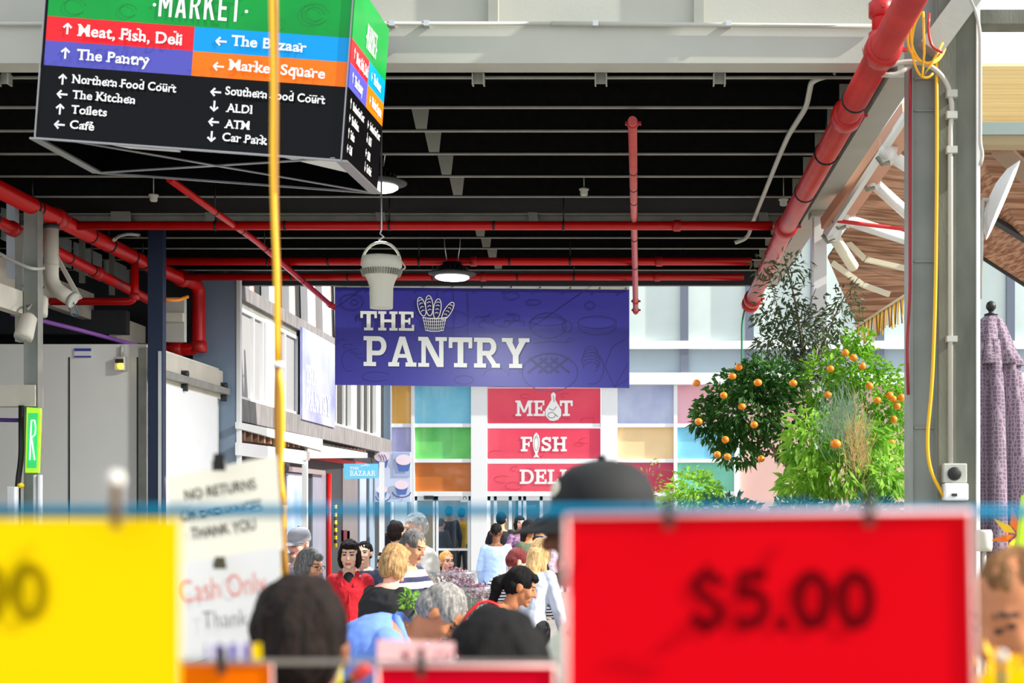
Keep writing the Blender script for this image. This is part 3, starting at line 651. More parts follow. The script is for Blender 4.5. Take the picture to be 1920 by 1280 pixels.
# ================================================================ directory box
DB = 9.0
bl, br, bb = P(66,258,DB), P(640,300,DB), P(685,367,9.92)
U = (br-bl).normalized(); W = V((-U.z*-1*0,0,0)); W = V((-U.z,0,U.x)); Wd = (br-bl).length
Dp = V((.05,.93,.0)); HT = 1.13
dbx = thing('directory_box', 'tilted hanging directory box with a green MARKET band and rows of arrows', 'sign', bl+U*Wd/2)
M_dg = mat('dir_green',(10,160,64),.3,var=.25,scale=2.2,spec=.25); M_dr = mat('dir_red',(228,34,44),.3,spec=.25); M_dp = mat('dir_purple',(84,84,180),.3,spec=.25); M_db = mat('dir_blue',(0,150,222),.3,spec=.25); M_do = mat('dir_orange',(246,116,14),.3,spec=.25); M_dk = mat('dir_black',(8,8,11),.22,spec=.15); M_dl = mat('dir_white',(236,238,236),.5)
M_alu = mat('aluminium_edge',(150,148,150),.35,metal=.7)
h0, h1, h2 = .457, .612, .764
us = (368-85)/575*Wd
def plate(O, Ua, L, ou, ov0, u1, v1, N, m, nm, parent, th=.02):
    return MB().slab([O+Ua*ou+W*ov0, O+Ua*u1+W*ov0, O+Ua*u1+W*v1, O+Ua*ou+W*v1], th).build(nm, m, parent)
lines = [('·MARKET·',None,None,285,465,30,44,0),('Meat, Fish, Deli','u',(127,54),150,343,71,22,1),('The Pantry','u',(123,100),147,281,114,20,1),('The Bazaar','l',(415,78),437,575,89,20,1),('Market Square','l',(410,125),432,610,135,20,1),
 ('Northern Food Court','u',(118,149),141,331,160,16,1),('The Kitchen','l',(117,177),139,255,187,16,1),('Toilets','u',(113,205),136,201,214,16,1),('Café','l',(112,234),133,177,242,16,1),
 ('Southern Food Court','l',(405,173),427,610,182,16,1),('ALDI','d',(402,199),424,474,210,16,1),('ATM','l',(401,229),421,469,240,16,1),('Car Park','d',(397,256),419,503,266,16,1)]
def face(O, Ua, N, L, nm, text=True):
    f = plate(O,Ua,L,0,0,L,h0,N,M_dk,nm,dbx); us_ = us*L/Wd
    plate(O,Ua,L,0,h0,us_,h1,N,M_dp,'purple_band',f); plate(O,Ua,L,0,h1,us_,h2,N,M_dr,'red_band',f)
    plate(O,Ua,L,us_,h0,L,h1,N,M_do,'orange_band',f); plate(O,Ua,L,us_,h1,L,h2,N,M_db,'blue_band',f); plate(O,Ua,L,0,h2,L,HT,N,M_dg,'green_band',f)
    if not text: return
    mb = MB()
    for s_, ar, ap, x0, x1, yb, cap, sl in lines:
        q = P(x0,yb,DB)-bl; u, v = q.dot(U), q.dot(W); sc = L/Wd; kpx = DB/F
        if sl == 0:
            # the band's lettering: condensed capitals between two dots
            cp = HT - v - .06; ps = slabpolys('market',.16)[0]; fit(mb, ps, O+Ua*(u+.04)*sc+W*v, Ua, W, N, width=(x1-x0-26)*kpx*sc, cap=cap*kpx*1.1, capu=1, lift=.004)
            for uu in (u+.012, u+(x1-x0)*kpx-.012): put(mb,[disc2(0,0,.011,.011,10)],O+Ua*uu*sc+W*(v+.07),Ua,W,N,1,1,.004)
        else:
            fit(mb, textpolys(s_,.022,True), O+Ua*u*sc+W*v, Ua, W, N, width=(x1-x0)*kpx*sc, cap=cap*kpx, lift=.004)
            q = P(ap[0],ap[1],DB)-bl; put(mb, arrow2(ar), O+Ua*q.dot(U)*sc+W*q.dot(W), Ua, W, N, (20 if cap<18 else 21)*kpx*sc, (20 if cap<18 else 21)*kpx, .004)
    mb.build('lettering', M_dl, f)
    if nm == 'front_panel':
        g2 = MB(); kpx = DB/F
        for (cx, cy, a) in ((590,26,26),(590,26,17),(240,20,16),(140,12,20),(520,46,14)): put(g2, ring2(0,0,a,a*.75,1.6,20,10,330), P(cx,cy,DB), U, W, NY, kpx, kpx, .003)
        g2.build('faint_drawing', mat('dir_green_dark',(6,132,50),.35), f)
Nf = V((0,-1,0)); face(bl,U,Nf,Wd,'front_panel')
DpN = Dp.normalized(); face(br+V((.012,0,0)),DpN,V((1,0,0)),Dp.length,'side_panel')
plate(bl+Dp+U*Wd,-U,Wd,0,0,Wd,HT,V((0,1,0)),M_dk,'back_panel',dbx); plate(bl+Dp,-DpN,Dp.length,0,0,Dp.length,HT,V((-1,0,0)),M_dk,'side_panel',dbx)
MB().slab([bl+W*(HT-.03),bl+Dp+W*(HT-.03),bl+Dp+U*Wd+W*(HT-.03),br+W*(HT-.03)],.02).build('lid', M_dk, dbx)
fr = MB()
q = [bl+W*-.004, br+W*-.004, br+Dp+W*-.004, bl+Dp+W*-.004]
fr.beam(q[0],q[1],.02,.012).beam(q[1],q[2],.075,.012,up=W).beam(q[2],q[3],.02,.012).beam(q[3],q[0],.075,.012,up=W)
for a in (bl, br): fr.beam(a+V((0,-.004,0)), a+W*HT+V((0,-.004,0)), .014, .008)
fr.build('edge_frame', M_alu, dbx)
cbm = MB().beam(q[0].lerp(q[1],.12)+W*.0,q[2],.03,.006,up=W).beam(q[3],q[1].lerp(q[0],.02)+W*.012,.03,.006,up=W); cbm.build('cross_brace', M_alu, dbx)
MB().slab([q[0].lerp(q[1],.1)+W*.05+Dp*.1,q[0].lerp(q[1],.42)+W*.05+Dp*.1,q[0].lerp(q[1],.42)+W*.05+Dp*.3,q[0].lerp(q[1],.25)+W*.05+Dp*.3],.01).build('reflected_light_patch', M_white, dbx)  # white plates stand in for light reflected inside the box
MB().slab([q[0].lerp(q[1],.72)+W*.05+Dp*.12,q[0].lerp(q[1],.97)+W*.05+Dp*.12,q[0].lerp(q[1],.97)+W*.05+Dp*.6],.01).build('reflected_light_patch', M_white, dbx)
for a in (bl+U*.3+Dp*.5, bl+U*(Wd-.3)+Dp*.5):
    p = a+W*HT; MB().tube([p,(p.x+.03,p.y,6.6)],.012,8).build('hanging_rod', M_alu, dbx)
trim(MB().box((-4.4,9.2,6.6),(-1.2,10.6,6.7)), M_steel)      # bracket slab the box hangs from
# yellow cord in front of the box
p0 = P(512,-60,3.4)
o = thing('rope', 'doubled yellow cord hanging down past the directory box to the dark-haired head', 'cord', P(530,1092,3.4))
def yp(l): return [P(x,y,3.4) for x, y in l]
MB().tube(fillet(yp([(509,-60),(511,40),(513,160),(512,300),(515,420),(519,500),(520,600),(521,684)]),.05),.0085,8).tube(fillet(yp([(516,-60),(517,60),(517,200),(516,340),(518,450),(522,540),(523,684)]),.05),.007,8,1).build('upper_strands', [M_yel, mat('cord_brown',(150,104,20),.6)], o)
MB().tube(yp([(521,679),(522,689)]),.0125,10).build('white_tie', M_white, o)
MB().tube(fillet(yp([(522,690),(528,740),(529,830),(524,890),(533,945)]),.1),.007,8).tube(fillet(yp([(521,690),(519,760),(521,860),(527,940),(531,1010),(537,1095)]),.1),.0085,8,1).tube(fillet(yp([(534,945),(530,1000),(533,1095)]),.05),.007,8).build('lower_strands', [M_yel, mat('cord_brown',(150,104,20),.6)], o)
# ================================================================ items on the broad column
def cp(x, y, d=9.55): return P(x,y,d)
cable('yellow extension cord dangling down the broad column to the socket', [cp(1756,100),cp(1757,300),cp(1754,560),cp(1748,720),cp(1738,820),cp(1742,880),cp(1772,935)], .012, M_yel, 'cord', 'extension_cord', .4)
loop = MB()
for (cx, cy, rx, ry, a0, a1) in ((1738,72,36,46,130,400),(1742,66,34,54,150,390),(1736,84,26,62,100,300)):
    loop.tube([cp(cx+rx*math.cos(R(a)), cy-ry*math.sin(R(a)), 9.43+.004*max(0,cx+rx*math.cos(R(a))-1748)) for a in [a0+(a1-a0)*j/24 for j in range(25)]], .0085, 8)
loop.tube([cp(1731,22,9.42),cp(1733,100,9.42),cp(1729,146,9.42),cp(1748,118,9.42),cp(1768,80,9.42)],.0085,8)
tag(loop.build('cord_coil', M_yel),'coil of yellow cord looped over the brace at the top of the broad column','cord')
cable('red cable running down the left edge of the broad column', [cp(1707,118,9.64),cp(1706,400,9.64),cp(1706,560,9.64),cp(1700,640,9.64),cp(1703,740,9.64)], .011, mat('cable_maroon',(150,20,34),.5), rad=.3)
cable('red loop of cable hanging from the column brace', [cp(1742,25,9.4),cp(1740,60,9.4),cp(1748,90,9.4),cp(1768,98,9.4)], .01, M_redR, rad=.1)
o = thing('conduit_pipe', 'grey conduit clipped down the face of the broad column to the socket', 'conduit', cp(1782,870))
MB().tube(fillet([cp(1650,128,9.5),cp(1700,114,9.5),cp(1742,120,9.5),cp(1775,150,9.56),cp(1786,200,9.57),cp(1782,240,9.57),cp(1782,872,9.57)],.15),.017,10).build('pipe', M_conduit, o)
for y in (176,216,281,635): MB().box(tuple(cp(1776,y+5,9.545)),tuple(cp(1792,y-4,9.6))).build('saddle', M_conduit, o)
cable('thick grey conduit bending from the roof edge to the broad column', [cp(1640,140,9.5),cp(1680,141,9.5),cp(1700,128,9.5),cp(1709,122,9.6)], .017, M_conduit, 'conduit', 'conduit_bend', .1)
o = thing('power_socket', 'cream weatherproof power socket with a round black switch on the broad column', 'socket', cp(1790,936,9.56))
MB().box(tuple(cp(1769,905,9.53)),tuple(cp(1809,869,9.6))).build('switch_box', M_fascia, o, bevel=.008)
MB().lathe([(.045,0),(.045,.015),(.04,.02)], cp(1789,888,9.535), NY, n=20).build('rotary_switch', M_cable, o)
MB().box(tuple(cp(1771,938,9.50)),tuple(cp(1810,906,9.6))).build('socket_cover', M_white, o, bevel=.012)
MB().box(tuple(cp(1785,930,9.49)),tuple(cp(1794,925,9.5))).build('latch', M_dark, o)
cable('bundle of grey cables at the top right of the broad column', [cp(1806,-30,9.5),cp(1830,20,9.5),cp(1838,60,9.5),cp(1838,270,9.56),cp(1843,290,9.56),cp(1838,310,9.56)], .012, M_conduit, rad=.1)
# ================================================================ left side clutter
M_bone = mat('bone_paint', (206,200,184), .6, var=.15, scale=3)
cr = thing('cold_room', 'pale grey walk-in cold room with a sliding door, behind the navy post', 'cold room', (-7.2,16.5,0))
zc = P(0,645,16.5).z
MB().box((-8.9,16.5,0),(-5.53,19.4,zc)).build('insulated_panel', mat('coldroom_panel',(232,230,222),.5,var=.06,scale=1.2), cr)
for px in (130,258): MB().box((P(px,0,16.5).x-.008,16.49,0),(P(px,0,16.5).x+.008,16.5,zc-.15)).build('panel_joint', M_dark, cr)
MB().box((P(262,0,16.5).x,16.46,0),(-5.52,16.5,zc-.05)).build('corner_trim', M_lip, cr)
dz = P(0,692,19.3)
sdw = MB().box((-5.53,16.62,.0),(-5.45,19.05,zc-.42)).build('sliding_door', M_white, cr)
MB().box((-5.49,16.5,zc-.36),(-5.36,19.35,zc-.28)).build('door_rail', M_lip, cr)
MB().box((-5.53,16.5,zc-.42),(-5.47,19.38,zc-.04)).build('header_board', M_bone, cr)
for y in (17.6,19.3): MB().lathe([(.04,0),(.04,.05)], (-5.44,y,zc-.24), UX, n=14).box((-5.47,y-.03,zc-.45),(-5.40,y+.03,zc-.2)).build('roller', M_dark, cr)
o = thing('alarm_box', 'small cream alarm box with a lit yellow lamp on the cold room wall', 'alarm', P(226,694,16.45))
MB().box(tuple(P(213,694,16.38)),tuple(P(239,670,16.5))).build('box', M_bone, o, bevel=.01); MB().box(tuple(P(216,680,16.37)),tuple(P(232,673,16.39))).build('display', M_cable, o)
MB().lathe([(.03,0),(.03,.03),(.018,.04)], P(227,686,16.38), NY, n=14).build('lamp', mat('amber_lamp',(255,225,40),.4,emit=5), o); MB().tube([P(228,670,16.46),P(228,648,16.46)],.02,8).build('conduit', M_conduit, o)
o = thing('wall_notice', 'small white notice with blue bands on the cold room wall', 'notice', P(155,669,16.48))
MB().box(tuple(P(139,670,16.47)),tuple(P(171,653,16.5))).build('sheet', M_white, o); MB().box(tuple(P(139,658,16.465)),tuple(P(171,653,16.47))).build('blue_band', M_bs, o); MB().box(tuple(P(139,670,16.465)),tuple(P(171,667,16.47))).build('blue_band', M_bs, o)
# drainpipe
def cy_(px, py): return P(px,py,14.6)
o = thing('drainpipe', 'fat white drainpipe dropping from the left main pipe and elbowing right', 'pipe', cy_(135,560))
MB().tube(fillet([V((cy_(96,0).x,14.6,4.78)),cy_(96,537),cy_(137,563)],.30,10),.073,18).build('pipe', M_bone, o)
for (a, b) in ((421,429),(497,500)): MB().tube([cy_(96,a),cy_(96,b)],.078,18).build('collar', M_dark if a < 450 else M_bone, o)
MB().tube([cy_(133,560),cy_(139,564)],.082,18).build('rim', M_fascia, o)
# steel framing at left
trim(MB().beam((-6.0,10.5,CZ+2.06-.06),(-6.0,14.25,CZ+2.06-.06),.12,.22), M_bone)
trim(MB().box((-9,14.05,P(0,762,14.1).z),(-5.8,14.25,P(0,722,14.1).z)), M_bone)
trim(MB().beam((-6.9,14.5,CZ+2.55),(-6.9,18.4,CZ+2.55),.12,.34), M_bone)
trim(MB().beam((-6.6,18.4,CZ+2.3),(-6.6,19.5,CZ+2.3),.1,.28), M_bone)
trim(MB().box((-8.9,18.3,CZ+2.2),(-6.4,18.45,CZ+2.5)), M_dark)
for k in range(5): 
    y = 14.4+k*1.0; trim(MB().box((-6.72,y,CZ+2.86),(-6.70,y+.9,CZ+3.2)), mat('clerestory_sheet',(150,158,156),.35,var=.2)); trim(MB().beam((-6.6,y-.03,CZ+2.7),(-6.6,y-.03,CZ+3.3),.05,.06), M_lip)
for (a, b, wd, ht) in ((P(100,470,15),P(150,560,15),.04,.04),): trim(MB().beam(a,b,wd,ht), M_bone)
trim(MB().box(tuple(P(12,520,14.4)),tuple(P(36,385,14.5))), mat('pale_sheet',(196,204,212),.4))
trim(MB().box(tuple(P(28,640,14.3)),tuple(P(50,430,14.4))), M_lip)
def horn(label, a, b, r0, r1):
    o = thing('loudspeaker', label, 'loudspeaker', b, 'cream loudspeakers on the left post'); d = (b-a).normalized(); L = (b-a).length
    MB().lathe([(r0*.6,0),(r0,.03),(r1,L-.03),(r1*.97,L)], a, d, 22).build('body', M_bone, o)
    MB().lathe([(r1*.8,L),(r1*.8,L+.004)], a, d, 22).build('grille', M_fascia, o)
    MB().tube([a+V((-.05,.05,.05)),a+V((-.05,.15,.12)),(-5.9,14.1,a.z+.12)],.012,8).build('bracket', M_lip, o)
horn('cream cylinder loudspeaker pointing down in front of the left post', P(56,590,13.85), P(43,634,13.75), .075, .088)
horn('cream loudspeaker half hidden behind the left post', P(80,555,14.35), P(76,592,14.3), .055, .065)
cable('purple pipe sloping across the dark gap above the cold room', [P(20,588,16.0),P(75,600,16.2),P(140,616,16.4),P(258,648,17.2)], .025, mat('purple_pipe',(140,84,170),.5), 'pipe','purple_pipe')
cable('purple pipe crossing behind the green lit sign', [P(-60,786,14.15),P(50,788,14.15)], .02, mat('purple_pipe_dark',(70,30,120),.5), 'pipe','purple_pipe')
cable('black cable running down behind the green lit sign', [P(40,760,14.02),P(40,860,14.02),P(33,905,14.02),P(34,990,14.02)], .028, M_cable)
cable('pale conduit arching between the left main pipe and the roof', [P(214,450,16.0),P(222,442,16.2),P(240,438,16.6),P(268,441,17)], .02, M_conduit, 'conduit','conduit_bend')
cable('white cable sagging left of the drainpipe', [P(-10,470,14.0),P(20,487,14.0),P(60,505,14.0),P(82,502,14.2)], .018, M_conduit)
cable('orange cable loop beside the navy post', [P(300,560,16.34),P(330,564,16.4),P(352,556,16.6)], .02, mat('cable_orange',(236,130,20),.5))
cable('thin blue cable looping below the drainpipe', [P(124,556,14.62),P(135,594,14.7),P(150,590,14.7),P(137,566,14.60)], .006, mat('cable_blue',(60,110,130),.5))
cable('long white conduit running beside the lower red pipe', [P(112,482,15.4),P(160,500,16.4),P(218,528,17.6)], .022, M_conduit, 'conduit','conduit_run')
trim(MB().box(tuple(P(310,640,17.6)),tuple(P(350,560,17.7))), M_fascia); trim(MB().box(tuple(P(304,602,17.5)),tuple(P(347,588,17.6))), M_bone)
o = thing('lit_sign', 'narrow lime and green lit sign with a tall white letter on the left post', 'sign', P(60,887,14.0))
MB().slab([P(47,886,14.0),P(71,886,14.0),P(75,765,14.0),P(50,763,14.0)],.05).build('housing', mat('lime_frame',(170,226,40),.4,emit=.45), o)
MB().slab([P(50,877,13.985),P(68,877,13.985),P(71,774,13.985),P(53,774,13.985)],.012).build('face', mat('lit_green',(40,190,96),.4,emit=.55), o)
lt = MB(); kx = 14/F; put(lt, stroke([(0,0),(1,30),(3,74)],2.6)+stroke([(3,74),(9,74),(11,62),(10,48),(2,40)],2.4)+stroke([(3,42),(9,0)],2.6), P(56,862,13.97), UX, UZ, NY, kx, kx, .002); lt.build('lettering', mat('lit_white',(250,255,250),.4,emit=.9), o)
o = thing('meter_box', 'white electrical box with a yellow plug below the green lit sign', 'box', P(25,960,13.9))
MB().box(tuple(P(12,985,13.9)),tuple(P(36,912,14.0))).build('box', M_white, o, bevel=.01); MB().lathe([(.03,0),(.02,.05)], P(40,910,13.88), NY, n=12).build('yellow_plug', mat('plug_yellow',(250,210,10),.5), o)
for px, lab in ((66,'thin white conduit below the green lit sign, left of the pair'),(75,'white conduit below the green lit sign, right of the pair')):
    tag(MB().tube([P(px,890,13.98),P(px,1300,13.98)],.02 if px<70 else .026,8).build('conduit_pipe', M_white), lab, 'conduit')
# ================================================================ bazaar sign and cake poster
d = 20.5
pb = thing('pole_sign', 'pale blue arm sign reading THE BAZAAR on a white pole', 'sign', (P(716,0,d).x,d,0))
MB().box((P(711,0,d).x,d,0),(P(720,0,d).x,d+.06,P(0,866,d).z)).build('pole', M_white, pb)
MB().slab([P(646,898,d),P(709,896,d),P(709,869,d),P(644,869,d)],.04).build('board', mat('bazaar_blue',(110,205,240),.4), pb)
lt = MB(); k_ = d/F
ps,_ = slabpolys('BAZAAR'); fit(lt, ps, P(656,892,d), UX, UZ, NY, width=48*k_, cap=10*k_, capu=1, lift=.004)
ps,_ = slabpolys('THE'); fit(lt, ps, P(656,880,d), UX, UZ, NY, width=17*k_, cap=5*k_, capu=1, lift=.004)
put(lt, ring2(0,0,7,4,1,12,20,160)+stroke([(-3,2),(3,6),(10,4)],1), P(683,876,d), UX, UZ, NY, k_, k_, .004); lt.build('lettering', M_let, pb)
d = 31.0; k_ = d/F
cp_ = thing('cake_poster', 'pale blue poster of cupcakes in four squares, behind the white pole', 'poster', P(737,941,d))
MB().slab([P(703,941,d),P(770,941,d),P(770,847,d),P(703,847,d)],.05).build('board', mat('poster_pale',(208,220,244),.4), cp_)
MB().slab([P(737,893,d-.01),P(769,893,d-.01),P(769,848,d-.01),P(737,848,d-.01)],.008).build('blue_square', mat('poster_mid',(172,190,230),.4), cp_)
c_ = MB()
for (x, y, s_) in ((757,868,1.25),(753,914,1.1),(716,922,.9),(716,862,1.2)):
    b_ = MB(); put(b_, [[(-11,2),(11,2),(7,-12),(-7,-12)]], P(x,y,d-.02), UX, UZ, NY, k_*s_, k_*s_, .002); b_.build('cup_shape', mat('cup_blue',(84,116,190),.5), cp_)
    a_ = MB(); put(a_, [disc2(0,5,12,8)], P(x,y,d-.02), UX, UZ, NY, k_*s_, k_*s_, .006); a_.build('icing_shape', mat('icing',(244,226,238),.5), cp_)
put(c_, ring2(0,0,17,10,2,20,180,360), P(753,922,d-.02), UX, UZ, NY, k_, k_, .008); put(c_, ring2(0,0,17,10,2,20,180,360), P(718,930,d-.02), UX, UZ, NY, k_*.8, k_, .008)
for q in (-6,-1,4): put(c_, stroke([(q,10),(q+4,4),(q+5,-2)],1.4), P(716,862,d-.02), UX, UZ, NY, k_, k_, .010)
c_.build('print_lines', mat('print_navy',(66,72,140),.5), cp_)
# ================================================================ right side: shade canopies, tent frame, umbrella
def woven(name, ca, cb):
    m = bpy.data.materials.new(name); m.use_nodes = True; nt = m.node_tree; n = nt.nodes; L = nt.links.new; b = n['Principled BSDF']; b.inputs['Roughness'].default_value = .8
    tc = n.new('ShaderNodeTexCoord'); mp = n.new('ShaderNodeMapping'); mp.inputs['Rotation'].default_value = (R(20),R(38),R(8)); mp.inputs['Scale'].default_value = (.8,4,64); L(tc.outputs['Object'], mp.inputs[0])
    nz = n.new('ShaderNodeTexNoise'); nz.inputs['Scale'].default_value = 1.0; nz.inputs['Detail'].default_value = 5; L(mp.outputs[0], nz.inputs['Vector'])
    cr = n.new('ShaderNodeValToRGB'); cr.color_ramp.elements[0].position = .4; cr.color_ramp.elements[1].position = .6; cr.color_ramp.elements[0].color = lin(cb); cr.color_ramp.elements[1].color = lin(ca)
    L(nz.outputs['Fac'], cr.inputs[0]); L(cr.outputs[0], b.inputs['Base Color'])
    tr = n.new('ShaderNodeBsdfTranslucent'); L(cr.outputs[0], tr.inputs[0]); mx = n.new('ShaderNodeMixShader'); mx.inputs[0].default_value = .38; L(b.outputs[0], mx.inputs[1]); L(tr.outputs[0], mx.inputs[2]); L(mx.outputs[0], n['Material Output'].inputs['Surface'])
    return m
M_wov = woven('woven_reed', (200,164,138), (144,106,82))
M_cream = mat('cream_tube', (232,226,200), .45)
ca = thing('reed_canopy', 'brown reed canopy with a yellow tasselled edge, left of the broad column', 'canopy', P(1650,600,17))
A = [P(1552,480,15.6),P(1715,236,13.6),P(1720,532,16.6),P(1606,606,18.6)]
MB().slab([A[0],A[1],A[2]],.02).slab([A[0],A[2],A[3]],.02).build('reed_sheet', M_wov, ca)
MB().tube([A[3]+V((0,-.02,-.03)),A[2]+V((.3,-.02,.16))],.04,10).build('edge_tube', M_cream, ca)
for a, b in (((1575,440),(1622,486)),((1622,486),(1706,505)),((1618,534),(1668,552)),((1560,492),(1618,534))): 
    d = 15.4; MB().beam(P(*a,d),P(*b,d),.07,.05).build('rib', M_cream, ca)
fr_ = MB(); rnd = random.Random(3)
for k in range(64):
    t = k/63; p = A[3].lerp(A[2]+V((.3,0,.16)), t)+V((0,-.06,-.05)); ln = rnd.uniform(.16,.30)
    fr_.beam(p, p+V((rnd.uniform(-.02,.02),0,-ln)), .022, .012, k % 3 == 0)
fr_.build('tassels', [mat('tassel_gold',(226,180,40),.6), mat('tassel_brown',(110,66,40),.7)], ca)['kind'] = 'stuff'
cb_ = thing('reed_canopy', 'brown reed canopy right of the broad column, above the folded umbrella', 'canopy', P(1890,540,15))
B = [P(1830,272,13.6),P(1990,262,13.6),P(1990,575,16.5),P(1830,472,16.5)]
MB().slab(B,.02).build('reed_sheet', M_wov, cb_)
MB().tube([B[3],B[2]],.04,10).build('edge_tube', M_dark, cb_)
MB().beam(P(1880,285,13.4),P(1960,360,14.2),.22,.03).build('rib', mat('rib_brown',(150,124,104),.6), cb_); MB().beam(P(1835,395,14.8),P(1960,470,15.4),.09,.05).build('rib', M_dark, cb_)
tf = thing('tent_frame', 'white tube frame with clamped joints along the right roof edge', 'frame', P(1590,620,15))
MB().beam(P(1560,420,14.6),P(1716,205,12.6),.24,.12).build('rafter', mat('tan_timber',(214,160,134),.6), tf)
for (x, y, x2, y2, d) in ((1575,408,1712,452,14.4),(1640,345,1712,410,14.0),(1668,290,1712,318,13.2),(1555,430,1600,500,14.6)): MB().tube([P(x,y,d),P(x2,y2,d+.5)],.06,12).build('tube', M_white if y != 430 else M_cream, tf)
MB().beam(P(1553,440,14.5),P(1712,196,12.4),.05,.06).build('rail', M_white, tf)
for (x, y, d) in ((1662,286,13.2),(1634,334,13.9),(1580,406,14.5),(1560,432,14.7)):
    j = MB().tube([P(x-14,y-2,d-.1),P(x+16,y+6,d-.1)],.085,14).box(tuple(P(x-12,y-12,d-.14)),tuple(P(x+4,y-24,d-.1))).ell(P(x,y,d-.15),.075); j.build('clamp', M_white, tf); MB().tube([P(x-18,y+8,d-.2),P(x-8,y+22,d-.2),P(x+6,y+18,d-.2)],.02,8).build('bolt', M_lip, tf)
tag(MB().slab([P(1590,398,15.4),P(1712,398,16),P(1712,470,16),P(1590,420,15.4)],.01).build('shade_cloth', mat('cloth_grey',(196,200,214),.7,trans=.4)),'pale grey cloth behind the white tube frame','cloth')
cable('red cable sagging behind the white tube frame', [P(1570,414,14.2),P(1650,424,14.2),P(1716,432,14.2)], .02, mat('cable_pinkred',(230,60,60),.5))
rs = thing('roof_sheet', 'sunlit tan corrugated sheet at the upper right beyond the broad column', 'roofing', P(1900,230,15))
sh = MB(); n_ = 60
for k in range(n_):
    y0, y1 = 12.0+k*.03, 12.0+(k+1)*.03; z0, z1 = 5.62+.05*math.sin(k*.554), 5.62+.05*math.sin((k+1)*.554)
    sh.slab([(2.85,y0,z0),(4.4,y0,z0),(4.4,y1,z1),(2.85,y1,z1)],.008)
sh.build('corrugated_sheet', mat('tan_sheet',(236,222,184),.5,trans=.5), rs)
MB().box((2.7,11.8,P(0,252,11.8).z),(4.6,11.9,P(0,229,11.8).z)).build('beam', mat('greenish_beam',(150,166,160),.5), rs); MB().box((2.7,11.82,P(0,270,11.8).z),(4.6,12.0,P(0,252,11.8).z)).build('lower_beam', mat('tan_beam',(178,158,120),.6), rs)
tag(MB().box((P(1835,0,11).x,11,P(0,44,11).z),(6,11.2,P(0,18,11).z)).build('roof_beam', M_col),'dark grey beam crossing the white sky at the top right corner','beam')
o = thing('dish_antenna', 'thin white curved dish seen edge-on right of the broad column', 'antenna', P(1862,445,11.5))
dm = MB(); c = P(1878,375,11.5); ax = V((-.90,.20,.40)).normalized()
dm.lathe([(.001,.10),(.12,.09),(.24,.055),(.32,.0),(.335,-.01),(.325,-.012),(.23,.04),(.11,.075),(.001,.085)], c, ax, 28).build('dish', M_white, o)
MB().tube([c+ax*.02,P(1858,376,11.4),P(1842,374,11.4)],.015,8).build('arm', M_conduit, o); MB().tube([P(1843,374,11.4),P(1838,560,11.4)],.014,8).build('mast', M_conduit, o)
um = thing('folded_umbrella', 'folded mauve patterned market umbrella right of the broad column', 'umbrella', (P(1872,0,10.5).x,10.5,0))
def weave():
    m = bpy.data.materials.new('mauve_weave'); m.use_nodes = True; nt = m.node_tree; n = nt.nodes; L = nt.links.new; b = n['Principled BSDF']; b.inputs['Roughness'].default_value = .85
    tc = n.new('ShaderNodeTexCoord'); br_ = n.new('ShaderNodeTexVoronoi'); br_.distance = 'CHEBYCHEV'; br_.feature = 'DISTANCE_TO_EDGE'; br_.inputs['Scale'].default_value = 34; br_.inputs['Randomness'].default_value = .35; L(tc.outputs['Object'], br_.inputs['Vector'])
    cr = n.new('ShaderNodeValToRGB'); cr.color_ramp.elements[0].position = .06; cr.color_ramp.elements[1].position = .14; cr.color_ramp.elements[0].color = lin((150,132,146)); cr.color_ramp.elements[1].color = lin((104,86,102)); L(br_.outputs['Distance'], cr.inputs[0]); L(cr.outputs[0], b.inputs['Base Color']); return m
M_mauve = weave()
cx = P(1858,0,10.5).x
def folds(mb, rows, nf, ph=0):
    n = 72; vs_ = []
    for (z, r, amp) in rows:
        for j in range(n):
            a = 2*math.pi*j/n; rr = r*(1+amp*math.cos(nf*a+ph)+amp*.35*math.cos((nf*2-1)*a+1.3)); vs_.append((cx+rr*math.cos(a),10.5+rr*math.sin(a),z))
    fs_ = [(i*n+j,i*n+(j+1)%n,(i+1)*n+(j+1)%n,(i+1)*n+j) for i in range(len(rows)-1) for j in range(n)]
    mb.add(vs_, fs_, 0, True); return mb
zz = lambda py: P(0,py,10.5).z; kk_ = 10.5/F
folds(MB(), [(zz(1180),.0*kk_+.20,.3),(zz(1060),68*kk_,.26),(zz(900),62*kk_,.24),(zz(760),54*kk_,.22),(zz(680),44*kk_,.2),(zz(640),34*kk_,.14)],8).build('canopy_cloth', M_mauve, um)
folds(MB(), [(zz(686),50*kk_,.16),(zz(684),52*kk_,.18),(zz(660),42*kk_,.12),(zz(600),22*kk_,.05),(zz(592),11*kk_,0),(zz(590),1*kk_,0)],7,.5).build('cape', M_mauve, um)
MB().lathe([(12*kk_,0),(13*kk_,3*kk_),(4*kk_,6*kk_),(5*kk_,9*kk_),(9*kk_,14*kk_),(9.5*kk_,19*kk_),(7*kk_,25*kk_),(2*kk_,28*kk_)], (cx,10.5,zz(592)), n=18).build('finial', M_cable, um)
MB().tube([(cx,10.5,0.05),(cx,10.5,zz(592))],.024,10).lathe([(.3,0),(.3,.05),(.05,.08)],(cx,10.5,0)).build('pole_and_base', M_dark, um)
o = tag(MB().lathe([(.05,0),(.055,.03),(.055,.12),(.045,.14)], P(1845,1033,9.4), UZ, n=18).tube([P(1845,1033,9.4),(P(1845,0,9.4).x,9.4,0)],.015,8).build('paper_cup', M_bone),'cream cup-shaped knob on a rod at the foot of the broad column','knob')
